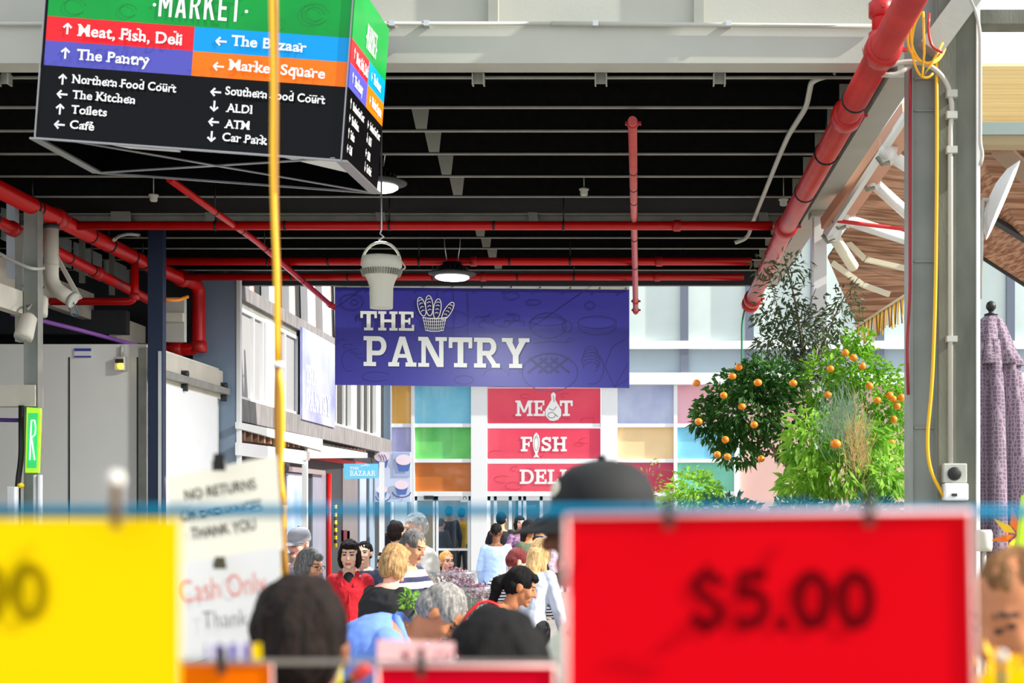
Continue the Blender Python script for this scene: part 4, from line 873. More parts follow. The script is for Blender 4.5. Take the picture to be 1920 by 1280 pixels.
# ================================================================ potted trees on the right
def leafmat(n, a, b, tr=.35): return mat(n, a, .45, scale=3.5, col2=b, trans=tr, spec=.4)
M_lf1 = leafmat('leaf_dark', (70,120,44), (36,78,30)); M_lf2 = leafmat('leaf_bright', (150,204,56), (90,150,40), .5); M_lf3 = leafmat('leaf_olive', (100,120,80), (58,74,50), .25)
M_lf4 = leafmat('leaf_lime', (176,220,80), (112,172,56), .5); M_lf5 = leafmat('leaf_sea', (70,120,100), (40,84,80), .3)
M_bark = mat('bark', (142,116,92), .85, var=.3, scale=20, bump=.3)
M_ora = mat('orange_fruit', (246,140,22), .45, var=.12, scale=9, bump=.05)
def leaves(mb, blobs, ln, wd, rnd, droop=.3, shell=.55):
    for (c, r, n) in blobs:
        for _ in range(n):
            d = V((rnd.gauss(0,1),rnd.gauss(0,1),rnd.gauss(0,1))).normalized(); q = shell+(1-shell)*rnd.random()**.6
            p = V(c)+V((d.x*r[0],d.y*r[1],d.z*r[2]))*q*rnd.uniform(.86,1.12)
            a = (d+V((rnd.uniform(-.9,.9),rnd.uniform(-.9,.9),rnd.uniform(-.9,.6)-droop))).normalized(); u, v, _d = frame_of(a)
            t = rnd.uniform(0,6.28); s = u*math.cos(t)+v*math.sin(t); nn = a.cross(s); L = ln*rnd.uniform(.6,1.25); W2 = wd*rnd.uniform(.7,1.2)
            mb.add([p, p+a*L*.45+s*W2+nn*W2*.35, p+a*L-V((0,0,L*.12)), p+a*L*.45-s*W2+nn*W2*.35, p+a*L*.5], [(0,1,4),(1,2,4),(0,4,3),(4,2,3)])
def branch(mb, pts, r0, r1):
    k = len(pts); mb.tube(fillet(pts,.1,3), [r0+(r1-r0)*i/(max(1,len(fillet(pts,.1,3))-1)) for i in range(len(fillet(pts,.1,3)))], 8)
def potted(name, label, base, pot_r, pot_h, m_pot, blobs, ln, wd, ml, branches, seed, fruit=(), droop=.3, shell=.5, fr=.035):
    rnd = random.Random(seed); t = thing(name, label, 'plant', base)
    MB().lathe([(pot_r*.75,0),(pot_r*.95,pot_h*.9),(pot_r*1.05,pot_h*.92),(pot_r*1.05,pot_h),(pot_r*.9,pot_h),(pot_r*.88,pot_h*.95)], base, n=24).build('pot', m_pot, t)
    bm_ = MB()
    for b in branches: branch(bm_, b[0], b[1], b[2])
    bm_.build('trunk', M_bark, t)
    lv = MB(); leaves(lv, blobs, ln, wd, rnd, droop, shell); lv.build('foliage', ml, t)
    for p in fruit: MB().ell(p, (fr*rnd.uniform(.9,1.1),fr,fr*rnd.uniform(.86,.98)), n=14).build('orange', M_ora, t)
    return t
def bl_(px, py, d, rx, ry, n, dz=.8): k = d/F; return (P(px,py,d), (rx*k, rx*k*dz, ry*k), n)
M_pot = mat('terracotta', (156,90,62), .8, var=.2); M_pot2 = mat('black_pot', (36,36,38), .6)
d = 13.2; b0 = V((P(1512,0,d).x,d,0))
fr1 = [P(x,y,d-.42+.0*y) for x, y in ((1357,741),(1385,688),(1373,705),(1391,762),(1360,824),(1414,796),(1364,856),(1421,717),(1310,790),(1306,718),(1487,718),(1345,852),(1427,860))]
potted('orange_tree', 'round dark orange tree leaning left, under the roof edge', b0, .24, .5, M_pot,
  [bl_(1400,762,d,78,74,900),bl_(1352,790,d,50,56,420),bl_(1440,712,d,62,46,520),bl_(1385,846,d,40,26,200),bl_(1322,780,d,28,40,120),bl_(1466,790,d,48,70,340),bl_(1405,715,d,40,34,260)], .085, .021, M_lf1,
  [((b0+V((0,0,.4)),P(1508,960,d),P(1490,890,d),P(1445,835,d),P(1405,800,d)),.035,.018),((P(1490,890,d),P(1462,800,d),P(1448,740,d)),.022,.01),((P(1468,860,d),P(1430,845,d),P(1390,838,d)),.014,.007)], 11, fr1)
d = 13.9; b0 = V((P(1530,0,d).x,d,0))
potted('olive_tree', 'tall thin-leaved grey-green tree standing in front of the white post', b0, .22, .45, M_pot2,
  [bl_(1470,560,d,50,56,210),bl_(1505,620,d,70,56,420),bl_(1455,645,d,44,44,260),bl_(1560,600,d,56,50,220),bl_(1480,500,d,44,30,100),bl_(1430,500,d,26,20,40),bl_(1540,680,d,60,60,330),bl_(1500,700,d,60,40,260),bl_(1590,560,d,36,40,70),bl_(1432,590,d,24,30,60)], .085, .013, M_lf3,
  [((b0+V((0,0,.4)),P(1526,900,d),P(1512,700,d),P(1490,560,d),P(1470,480,d)),.03,.006),((P(1512,720,d),P(1545,640,d),P(1580,560,d),P(1610,520,d)),.014,.004),((P(1508,700,d),P(1470,620,d),P(1440,510,d)),.012,.004),((P(1500,620,d),P(1530,540,d)),.008,.003)], 12, (), .15, .2)
d = 13.3; b0 = V((P(1640,0,d).x,d,0))
fr2 = [P(x,y,d-.42) for x, y in ((1585,661),(1600,670),(1617,686),(1557,691),(1630,723),(1645,750),(1668,741),(1675,748),(1690,745),(1682,761),(1676,786),(1670,828),(1552,740))]
potted('orange_tree', 'sunlit orange tree with many fruit beside the broad column', b0, .26, .5, M_pot,
  [bl_(1640,740,d,60,70,620),bl_(1600,690,d,50,50,440),bl_(1540,720,d,46,60,360),bl_(1670,790,d,40,80,400),bl_(1560,780,d,50,50,300),bl_(1640,850,d,50,60,360),bl_(1610,640,d,30,26,120)], .075, .019, M_lf2,
  [((b0+V((0,0,.4)),P(1642,960,d),P(1636,860,d),P(1620,740,d)),.035,.012),((P(1638,880,d),P(1590,800,d),P(1550,730,d)),.02,.008),((P(1637,860,d),P(1668,780,d)),.016,.007)], 13, fr2)
d = 12.5; b0 = V((P(1560,0,d).x,d,0))
potted('leafy_tree', 'bright broad-leaved peach bush in front of the orange trees', b0, .24, .4, M_pot2,
  [bl_(1520,830,d,48,60,330),bl_(1560,890,d,80,46,420),bl_(1600,830,d,60,50,260),bl_(1650,890,d,50,50,260),bl_(1500,910,d,40,30,160)], .13, .024, M_lf4,
  [((b0+V((0,0,.3)),P(1560,960,d),P(1548,880,d),P(1530,800,d)),.02,.006),((P(1560,950,d),P(1600,880,d),P(1620,810,d)),.016,.006)], 14, [P(1567,832,d-.5)], .5, .35, .042)
d = 12.3; rnd = random.Random(21); b0 = V((P(1600,0,d).x,d,0))
o = thing('ornamental_grass', 'feathery tuft of gold and grey-green grass amid the orange trees', 'plant', b0)
for nm, m, px, py, sx_, sy_, n in (('gold_plume',mat('grass_gold',(236,204,140),.8,var=.3,trans=.3),1605,790,26,92,420),('green_plume',mat('grass_grey',(150,180,150),.8,var=.3,trans=.3),1580,745,40,80,420)):
    g = MB()
    for _ in range(n):
        a = P(px+rnd.gauss(0,sx_*.5),py+60+rnd.gauss(0,sy_*.35),d+rnd.uniform(-.12,.12)); e = a+V((rnd.gauss(0,.06),rnd.gauss(0,.05),rnd.uniform(.08,.26))); m_ = a.lerp(e,.5)+V((rnd.gauss(0,.015),0,.01)); w_ = V((.0022,0,0))
        g.add([a-w_,a+w_,m_+w_,m_-w_,e],[(0,1,2,3),(3,2,4)])
    g.build(nm, m, o)['kind'] = 'stuff'
MB().tube([b0,P(1600,1000,d),P(1602,860,d),P(1604,760,d)],[.03,.025,.014,.005],8).build('stem', M_bark, o); MB().lathe([(.18,0),(.22,.35),(.2,.35)], b0, n=20).build('pot', M_pot, o)
d = 15.2; b0 = V((P(1300,0,d).x,d,0))
potted('potted_shrub', 'small bright shrub left of the orange trees, above the red price card', b0, .22, .45, M_pot2, [bl_(1300,915,d,50,34,420),bl_(1330,940,d,40,26,200),bl_(1260,950,d,30,24,120)], .09, .018, M_lf4, [((b0+V((0,0,.4)),P(1300,960,d),P(1300,910,d)),.02,.008)], 15, (), 0., .3)
d = 15.6; b0 = V((P(1222,0,d).x,d,0))
potted('potted_vine', 'wispy pale vine beside the black cap', b0, .18, .4, M_pot2, [bl_(1220,905,d,26,40,46),bl_(1215,935,d,26,20,60)], .07, .016, leafmat('leaf_pale',(206,200,110),(170,170,70),.4), [((b0+V((0,0,.4)),P(1220,940,d),P(1212,880,d)),.008,.003),((P(1222,930,d),P(1240,880,d)),.005,.002),((P(1240,880,d),P(1275,885,d),P(1290,900,d)),.003,.002)], 16, (), 0., .2)
hedge_lab = ['low blue-green seedlings at the left end of the plant row','low blue-green seedlings in the middle of the plant row under the orange tree','low blue-green seedlings at the right end of the plant row']
for k, px in enumerate((1370,1500,1640)):
    d = 12.0; b0 = V((P(px,0,d).x,d,0)); rnd = random.Random(30+k); t = thing('planter_box', hedge_lab[k], 'plant', b0, 'seedling boxes along the plant row')
    MB().box((b0.x-.26,d-.2,.0),(b0.x+.26,d+.2,1.5)).build('box', M_bone, t); lv = MB(); leaves(lv,[(V((b0.x,d,1.9)),(.24,.2,.13),260),(V((b0.x,d,1.75)),(.24,.2,.2),160)],.10,.022,rnd,0.,.3); lv.build('foliage', M_lf5, t)
# ================================================================ people
def remesh(mb, vox, sm=2):
    me = bpy.data.meshes.new('r'); me.from_pydata([tuple(p) for p in mb.v], [], mb.f); me.update()
    o = bpy.data.objects.new('r', me); COL.objects.link(o)
    m = o.modifiers.new('a','REMESH'); m.mode = 'VOXEL'; m.voxel_size = vox; m.adaptivity = 0
    s_ = o.modifiers.new('b','SMOOTH'); s_.factor = .5; s_.iterations = sm
    bpy.context.view_layer.update(); dg = bpy.context.evaluated_depsgraph_get()
    out = bpy.data.meshes.new_from_object(o.evaluated_get(dg)); bpy.data.objects.remove(o); bpy.data.meshes.remove(me)
    out.polygons.foreach_set('use_smooth', [True]*len(out.polygons)); return out
def link_mesh(name, me, mats, parent):
    o = bpy.data.objects.new(name, me); COL.objects.link(o); o.parent = parent; me.name = name; me.materials.clear()
    for m in (mats if isinstance(mats,(list,tuple)) else [mats]): me.materials.append(m)
    return o
def hairmat(n, a, b): return mat('hair_'+n, a, .7 if n in ('black','brown') else .5, scale=10, col2=b, bump=.5, bscale=30, stretch=(9,9,1.4), spec=.2)
HM = {'black':hairmat('black',(11,9,9),(5,4,4)),'brown':hairmat('brown',(34,20,14),(14,9,7)),'grey':hairmat('grey',(176,172,166),(92,90,88)),'silver':hairmat('silver',(222,222,218),(150,152,150)),
      'greyblack':hairmat('greyblack',(130,128,126),(64,62,62)),'blond':hairmat('blond',(226,194,140),(168,126,76)),'honey':hairmat('honey',(206,168,116),(132,96,60)),'auburn':hairmat('auburn',(132,50,50),(86,30,34)),'ginger':hairmat('ginger',(236,176,100),(206,136,66)),'tan':hairmat('tan',(150,104,60),(90,58,30))}
SK = {k: mat('skin_'+k, c, .5, var=.06, scale=9, spec=.35) for k, c in {'fair':(232,186,160),'warm':(214,156,120),'tan':(186,120,80),'brown':(120,74,50),'pink':(236,176,156)}.items()}
M_lip_ = mat('lips', (176,92,84), .45); M_eye = mat('eyes', (34,26,24), .3); M_brow = mat('brows', (70,52,44), .8)
M_trs = mat('trousers_navy', (36,42,60), .85, var=.15); M_trk = mat('trousers_dark', (38,38,40), .85, var=.15); M_jean = mat('jeans_blue', (50,76,140), .85, var=.2); M_shoe = mat('shoe_dark', (34,30,30), .5)
def fabric(n, c, v=.14): return mat('fabric_'+n, c, .85, var=v, scale=5, bump=.35, bscale=9)
RINGS = [(-.14,.12,.095,0),(-.10,.158,.108,0),(0,.165,.112,0),(.12,.145,.10,0),(.25,.158,.112,.0),(.36,.172,.118,0),(.43,.168,.102,0),(.475,.12,.078,0),(.51,.062,.056,0)]
def person(label, px, py, Y, yaw=0, lean=0, hy=0, hp=0, fem=False, skin='fair', hair=('short','grey'), top=None, sleeve='long', legs=None, arms=(8,18), vox=.009, glasses=False, hat=None, group=None, extra=None, face=True, hvox=.007, wide=1.0, hs=1.0):
    lean_, hy_, hp_ = R(lean), R(hy), R(hp)
    # spine
    st = [V((0,0,.95))]; an = []
    for i in range(11):
        a = lean_*(.45+.55*min(1,i/5)); an.append(a)
        if i: st.append(st[-1]+V((0,-math.sin(an[i]),math.cos(an[i])))*.052)
    def sp(t):
        i = t/.052; 
        if i <= 0: a = lean_*.3*max(0,1+i/2); return st[0]+V((0,0,1))*t, a
        k = min(int(i),9); f = i-k
        if k+1 > 10: k = 9; f = 1
        return st[k].lerp(st[k+1], min(f,1.6)) if f <= 1 else st[k+1], an[k]+(an[k+1]-an[k])*min(f,1)
    nb, na = sp(.50)
    nd = lean_*.6+hp_*.25; hc = nb+V((0,-math.sin(nd)-.10,math.cos(nd))).normalized()*.165
    HMx = Matrix.Rotation(hy_,3,'Z') @ Matrix.Rotation(hp_,3,'X')
    hz = lambda p: hc+HMx@(V(p)*hs)
    top_z = hz((0,.012,.12)).z if abs(hp) < 30 else max(hz((0,.012,.12)).z, hz((0,.10,.05)).z)
    T = P(px,py,Y); s = T.z/top_z; Rz = Matrix.Rotation(R(yaw),3,'Z')
    off = Rz@(hz((0,.0,.0))*s); t = thing('person', label, 'person', (T.x-off.x,T.y-off.y,0), group); t.rotation_euler = (0,0,R(yaw)); t.scale = (s,s,s)
    sw = (.158 if fem else .182)*wide; wf = .88 if fem else 1.0
    def torso(mb, inf, t0, t1, n=22):
        rg = [r for r in RINGS if t0-1e-6 <= r[0] <= t1+1e-6]; vs_ = []
        for (q, rx, ry, yo) in rg:
            c, a = sp(q); rx_ = rx*(sw/.182)*(wf if .05<q<.3 else 1)*wide+inf; ry_ = ry*(1.06 if fem and q in (.36,) else 1)*wide+inf
            for j in range(n):
                g = 2*math.pi*j/n; x, y = rx_*math.cos(g), ry_*math.sin(g); vs_.append(c+V((x, y*math.cos(a), y*math.sin(a))))
        k = len(rg); fs_ = [(i*n+j,i*n+(j+1)%n,(i+1)*n+(j+1)%n,(i+1)*n+j) for i in range(k-1) for j in range(n)]; fs_ += [tuple(reversed(range(n))), tuple((k-1)*n+j for j in range(n))]
        mb.add(vs_, fs_, 0, True)
    joints = []
    for sd in (-1,1):
        c, a = sp(.435); sh = c+V((sd*sw,0,0)); ap, eb = arms if not isinstance(arms[0], tuple) else arms[0 if sd < 0 else 1]
        o_ = R(9); A = R(ap); ud = V((sd*math.sin(o_),-math.sin(A)*math.cos(o_),-math.cos(A)*math.cos(o_))); el = sh+ud*.285
        A2 = A+R(eb); fd = V((sd*-.05,-math.sin(A2),-math.cos(A2))).normalized(); wr = el+fd*.25; joints.append((sh,el,wr,fd,sd))
    def limbs(mb, inf, upto):
        for sh, el, wr, fd, sd in joints:
            mb.cap(sh-V((sd*.03,0,0)), .056+inf, sh.lerp(el,.5 if upto == 'short' else 1), .044+inf*1.2)
            if upto == 'long': mb.cap(el, .044+inf, wr, .031+inf)
            if upto == 'skin': mb.cap(el, .042, wr, .027)
    def leg(mb, inf, foot=True):
        for sd in (-1,1):
            h_, k_, a_ = V((sd*.088,0,.92)), V((sd*.095,-.015,.50)), V((sd*.098,.02,.085)); mb.cap(h_,.088+inf,k_,.058+inf); mb.cap(k_,.058+inf,a_,.042+inf*1.4)
            if foot: mb.cap(a_+V((0,.02,-.04)),.042,a_+V((sd*.02,-.15,-.05)),.034)
    b = MB(); torso(b,0,-.14,.51); limbs(b,0,'skin'); leg(b,0)
    for sh, el, wr, fd, sd in joints:                    # palm, four fingers, thumb
        u = V((1,0,0)); w_ = fd.cross(u).normalized(); pe = wr+fd*.085
        b.cap(wr,.024,pe,.03)
        for k, (o2, l) in enumerate(((-.027,.062),(-.009,.074),(.009,.07),(.027,.055))):
            f0 = pe+w_*o2; m_ = f0+fd*l*.55-u*sd*.012; b.cap(f0,.0105,m_,.0095,8); b.cap(m_,.0095,m_+(fd-u*sd*.7).normalized()*l*.5,.008,8)
        b.cap(wr+fd*.03-w_*.02,.012,wr+fd*.085-w_*.055-u*sd*.01,.009,8)
    b.cap(nb-V((0,0,.04)),.056,hz((0,.012,-.04)),.052)
    def he(c, r, mb=b, n=16): mb.ell(hz(c), tuple(q*hs for q in r), HMx, n, 10)
    he((0,.012,.025),(.076,.096,.095)); he((0,-.022,-.048),(.058,.064,.068)); he((0,-.07,.030),(.05,.02,.014)); he((0,-.076,-.097),(.022,.016,.016)); he((0,-.05,-.02),(.062,.036,.06))
    for sd in (-1,1): he((sd*.036,-.060,-.028),(.026,.024,.028)); he((sd*.079,.014,-.008),(.011,.02,.033)); he((sd*.031,-.073,.008),(.015,.011,.009))
    b.cap(hz((0,-.082,.018)),.0085,hz((0,-.108,-.024)),.0125,10); he((0,-.096,-.027),(.018,.012,.008)); he((0,-.083,-.062),(.025,.012,.006)); he((0,-.082,-.072),(.021,.011,.006))
    me = remesh(b, vox*(.8 if face else 1.3)); inv = HMx.inverted()
    bo = link_mesh('body', me, [SK[skin],M_lip_,M_eye,M_brow], t); mi = []
    for p in me.polygons:
        q = inv@(p.center-hc)/hs; k = 0
        if q.length < .16 and q.y < -.055:
            ax = abs(q.x)
            if ax < .024 and -.078 < q.z < -.056 and q.y < -.08: k = 1
            elif abs(ax-.031) < .014 and abs(q.z-.008) < .0055: k = 2
            elif abs(ax-.033) < .021 and .026 < q.z < .034 and hair[1] != 'silver': k = 3
        mi.append(k)
    me.polygons.foreach_set('material_index', mi)
    # clothes
    g = MB(); torso(g,.014,-.14,.475); limbs(g,.014,sleeve); go = link_mesh('top', remesh(g,vox*1.1,2), top, t)
    for v in go.data.vertices:
        q = v.co; v.co = q+v.normal*(.007*noise.noise(V((q.x*9,q.y*9,q.z*5+px)))+.004*noise.noise(q*26))
    g = MB(); leg(g,.014,False); torso(g,.010,-.14,.0); link_mesh('trousers', remesh(g,.013,2), legs or M_trk, t)
    for sd in (-1,1):
        g = MB(); g.cap((sd*.098,.045,.05),.05,(sd*.125,-.14,.045),.045,12); me2 = bpy.data.meshes.new('shoe'); me2.from_pydata([(p.x,p.y,max(p.z,0)) for p in g.v],[],g.f); link_mesh('shoe', me2, M_shoe, t)
    # hair
    st_, hc_ = hair
    if st_ != 'bald':
        h = MB(); hn = lambda c, r: he(c, r, h)
        if st_ == 'buzz': hn((0,.020,.034),(.0785,.094,.092))
        else: hn((0,.022,.038),(.085,.098,.095)); hn((0,.05,.0),(.08,.072,.08))
        if st_ in ('bob','long','pony'): hn((0,-.046,.076),(.066,.044,.034))
        if st_ in ('bob','long'):
            for sd in (-1,1): hn((sd*.068,.015,-.03),(.030,.062,.088))
            hn((0,.062,-.03),(.08,.052,.088))
        if st_ == 'long': h.cap(hz((0,.075,-.03)),.075*hs,hz((0,.095,-.22)),.07*hs); h.cap(hz((.06,.03,-.05)),.035*hs,hz((.075,.03,-.24)),.03*hs); h.cap(hz((-.06,.03,-.05)),.035*hs,hz((-.075,.03,-.24)),.03*hs)
        if st_ == 'pony': h.cap(hz((0,.10,.02)),.038*hs,hz((0,.145,-.03)),.045*hs); h.cap(hz((0,.145,-.03)),.045*hs,hz((0,.13,-.19)),.022*hs)
        if st_ == 'top': hn((0,-.02,.09),(.07,.07,.045))
        me3 = remesh(h, hvox, 1)
        for v in me3.vertices:
            q = inv@(v.co-hc); n_ = noise.noise(V((q.x*70,q.y*70,q.z*9)))*.006+noise.noise(q*22)*.006; v.co = v.co+v.normal*n_
        link_mesh('hair', me3, HM[hc_], t)
    if glasses:
        g = MB()
        for sd in (-1,1):
            g.tube([hz((sd*.033+.024*math.cos(q*math.pi/8),-.102,.004+.018*math.sin(q*math.pi/8))) for q in range(16)],.0022,6,closed=True); g.tube([hz((sd*.057,-.100,.008)),hz((sd*.088,-.03,.012)),hz((sd*.088,.02,.004))],.002,6)
        g.tube([hz((-.009,-.104,.008)),hz((.009,-.104,.008))],.002,6); me4 = bpy.data.meshes.new('glasses'); me4.from_pydata([tuple(p) for p in g.v],[],g.f); link_mesh('glasses', me4, M_cable, t)
    if hat:
        g = MB(); n = 24; vs_ = []; prof = [(.094,.0),(.097,.02),(.095,.05),(.082,.085),(.055,.108),(.02,.118),(.001,.119)]
        for r, z in prof:
            for j in range(n): a = 2*math.pi*j/n; vs_.append(hz((r*.93*math.cos(a), .012+r*1.12*math.sin(a), z+.024)))
        g.add(vs_, [(i*n+j,i*n+(j+1)%n,(i+1)*n+(j+1)%n,(i+1)*n+j) for i in range(len(prof)-1) for j in range(n)], 0, True); g.ell(hz((0,.012,.145)),.009*hs)
        me5 = bpy.data.meshes.new('cap'); me5.from_pydata([tuple(p) for p in g.v],[],g.f); me5.polygons.foreach_set('use_smooth',[True]*len(me5.polygons)); co = link_mesh('cap', me5, hat, t)
        g = MB(); vs_ = []
        for i in range(9):
            a = R(200+140*i/8); ca_, sa_ = math.cos(a), math.sin(a); vs_.append(hz((.088*ca_,.012+.105*sa_,.034))); vs_.append(hz((.074*ca_,.012+.105*sa_-.12*(-sa_-.30),-.002)))
        g.add(vs_, [(2*i,2*i+2,2*i+3,2*i+1) for i in range(8)], 0, True); me6 = bpy.data.meshes.new('peak'); me6.from_pydata([tuple(p) for p in g.v],[],g.f); pk = link_mesh('peak', me6, hat, co); so_ = pk.modifiers.new('s','SOLIDIFY'); so_.thickness = .006
        co.hide_render = False
    if extra: extra(t, hz, sp, sw, joints)
    return t
def part(name, mb, m, parent):
    me = bpy.data.meshes.new(name); me.from_pydata([tuple(p) for p in mb.v],[],mb.f); me.polygons.foreach_set('use_smooth', mb.s); return link_mesh(name, me, m, parent)
M_bw = stripes('stripe_navy', (240,240,240), (40,44,80), 11, 'Z', .55); M_bw2 = stripes('stripe_fine', (240,240,240), (30,34,56), 34, 'Z', .55); M_bk3 = stripes('stripe_wide', (240,240,238), (24,24,30), 14, 'Z', .5)
person('man in a grey peaked cap, glasses and dark jacket at the left of the crowd', 560, 992, 12.2, yaw=-28, hp=6, skin='pink', hair=('buzz','grey'), top=fabric('lilac_grey',(150,148,166)), glasses=True, hat=mat('cap_grey',(176,176,186),.7,var=.25,scale=8))
person('grey-haired person in glasses and a dark top looking right, in front of the grey cap', 581, 1030, 10.6, yaw=72, hp=16, fem=True, skin='warm', hair=('bob','greyblack'), top=fabric('charcoal',(34,34,38)), glasses=True, lean=10)
def zipper(t, hz, sp, sw, joints):
    c, a = sp(.42); g = MB().ell(c+V((0,-.058,-.02)),(.066,.064,.12),None,14,9); part('undershirt', g, fabric('black',(16,16,18)), t)
    g = MB()
    for sd in (-1,1): g.cap(c+V((sd*.075,-.04,.09)),.02,c+V((sd*.05,-.118,-.02)),.016)
    g.tube([c+V((.012,-.13,-.04)),c+V((.02,-.15,-.35))],.005,6); part('collar', g, fabric('red_jacket',(206,22,40)), t)
person('woman with short dark hair in a red jacket facing the camera', 655, 1013, 12.0, yaw=4, hp=4, fem=True, skin='fair', hair=('bob','brown'), top=fabric('red_jacket',(206,22,40)), extra=zipper, hs=1.04, wide=1.05)
person('man with short black hair peering over behind the red jacket', 683, 1016, 14.4, yaw=-8, skin='fair', hair=('short','black'), top=fabric('navy',(40,46,70)))
person('woman with a blond bob in a black knit top, seen from behind', 742, 1022, 9.6, yaw=140, lean=16, hp=16, fem=True, skin='pink', hair=('bob','honey'), top=fabric('black_knit',(24,25,28)), sleeve='short', wide=1.15)
person('grey-haired man bowing his head, in a navy and white striped shirt', 776, 996, 11.4, yaw=66, lean=12, hp=24, skin='warm', hair=('short','greyblack'), top=M_bw, sleeve='short', arms=(30,50))
person('tall white-haired man in a pale shirt behind the bowing grey-haired man', 778, 963, 13.4, yaw=-60, lean=4, hp=14, skin='fair', hair=('short','silver'), top=fabric('pale_shirt',(226,222,214),.08), sleeve='short', wide=1.2)
person('person in a black and white striped top half hidden behind the white-haired man', 744, 978, 15.0, yaw=160, fem=True, skin='fair', hair=('short','brown'), top=M_bk3, face=False)
person('small ginger-haired woman in glasses right of the pale shirt', 838, 1034, 15.0, yaw=36, fem=True, skin='pink', hair=('short','ginger'), top=fabric('pink_cardigan',(226,180,186)), glasses=True)
person('man in a light blue shirt and blue trousers walking away to the doors', 931, 981, 19.5, yaw=172, skin='brown', hair=('buzz','black'), top=fabric('light_blue',(170,196,240)), legs=M_jean, arms=(4,16), vox=.010)
person('man in a black T-shirt seen from behind at the centre doors', 940, 960, 25.0, yaw=178, skin='warm', hair=('short','black'), top=fabric('black_tee',(22,24,34)), sleeve='short', face=False)
person('woman in a floral top left of the dark-haired woman in olive', 975, 967, 24.0, yaw=20, fem=True, skin='pink', hair=('bob','brown'), top=mat('fabric_floral',(196,150,186),.85,scale=22,col2=(90,60,110)), sleeve='short', face=False)
person('woman with long dark hair in an olive T-shirt looking right', 992, 975, 19.8, yaw=38, fem=True, skin='tan', hair=('long','brown'), top=fabric('olive',(84,92,70)), sleeve='short', vox=.010)
person('person in a dark top near the doors, behind the woman in olive', 1012, 972, 26.0, yaw=170, skin='warm', hair=('short','black'), top=fabric('ink',(40,42,56)), face=False)
person('person in a pale mauve top near the doors, left of the black cap', 1034, 974, 25.0, yaw=-150, fem=True, skin='fair', hair=('short','brown'), top=fabric('mauve',(206,184,200)), face=False)
person('woman with an auburn bob bending forward in a fine striped top', 970, 1031, 13.0, yaw=118, lean=34, hp=26, fem=True, skin='fair', hair=('short','auburn'), top=M_bw2, arms=(40,30))
person('woman with long pale blond hair right of the auburn bob', 1014, 1011, 12.6, yaw=150, lean=14, hp=14, fem=True, skin='pink', hair=('long','blond'), top=fabric('pale_blue_blouse',(206,214,232)))
def straps(t, hz, sp, sw, joints):
    g = MB()
    for q in (.08,.135):
        pts = []
        for tt, fy in ((.12,.155),(.3,.17),(.43,.155),(.475,.08),(.46,-.07),(.36,-.17)):
            c, a = sp(tt); pts.append(c+V((-q,fy*math.cos(a),fy*math.sin(a)+.012)))
        g.tube(fillet(pts,.05),.008,8)
    part('bag_strap', g, mat('strap_red',(220,30,36),.4), t)
person('woman with a black ponytail in a black top with red bag straps', 977, 1066, 9.0, yaw=98, lean=40, hp=22, fem=True, skin='tan', hair=('pony','black'), top=fabric('black_top',(17,16,18)), extra=straps, wide=1.1)
def bcollar(t, hz, sp, sw, joints):
    c, a = sp(.49); part('collar', MB().tube([c+V((.085*math.cos(q*math.pi/8),.085*math.sin(q*math.pi/8)*math.cos(a),.085*math.sin(q*math.pi/8)*math.sin(a)-.0)) for q in range(16)],.024,8,closed=True), fabric('blue_shirt',(104,140,222)), t)
person('grey-haired man in a blue shirt bent far over toward the right', 826, 1102, 6.9, yaw=88, lean=68, hp=54, skin='tan', hair=('short','grey'), top=fabric('blue_shirt',(104,140,222)), arms=(40,20), extra=bcollar, wide=1.15, vox=.010)
person('back of a dark-brown-haired head in the left foreground below the yellow cord', 566, 1088, 2.42, yaw=180, skin='brown', hair=('short','brown'), top=fabric('brown_top',(40,30,28)), hs=.88, vox=.008)
person('top of a black-haired head in the centre foreground behind the pink card', 938, 1152, 2.04, yaw=170, fem=True, skin='brown', hair=('bob','black'), top=fabric('soot',(24,22,22)), hs=.86, vox=.008)
def badge(t, hz, sp, sw, joints):
    part('cap_badge', MB().ell(hz((.0,-.082,.082)),(.024,.012,.020),None,12,8), mat('badge_cream',(206,200,180),.6), t)
person('man in a black peaked cap and cream shirt turned left, behind the large red card', 1122, 884, 3.1, yaw=-74, hp=2, skin='brown', hair=('short','black'), top=fabric('cream_shirt',(206,208,190)), hat=mat('cap_black',(12,13,15),.8,var=.2), extra=badge, hs=.9, wide=1.0)
person('brown-faced person at the right edge turned left, behind the yellow flowers', 1906, 1032, 2.05, yaw=-50, hp=16, skin='tan', hair=('buzz','tan'), top=fabric('brown_coat',(90,60,36)), hs=.72)
hall = [('silhouette of a man in navy inside the left doors, beside the yellow shirt',842,950,35.0,'navy_dark',(34,52,80),180),('person in a yellow shirt inside the left doors',866,953,35.4,'yellow_shirt',(240,200,30),170),('person in slate grey low down inside the left doors',828,972,34.2,'slate',(70,84,100),150),('person in black at the left edge of the facade glass',738,975,30.5,'black_coat',(18,20,26),185)]
for lab, x, y, d, n, c, yw in hall: person(lab, x, y, d, yaw=yw, skin='warm', hair=('short','black'), top=fabric(n,c), face=False, vox=.012)
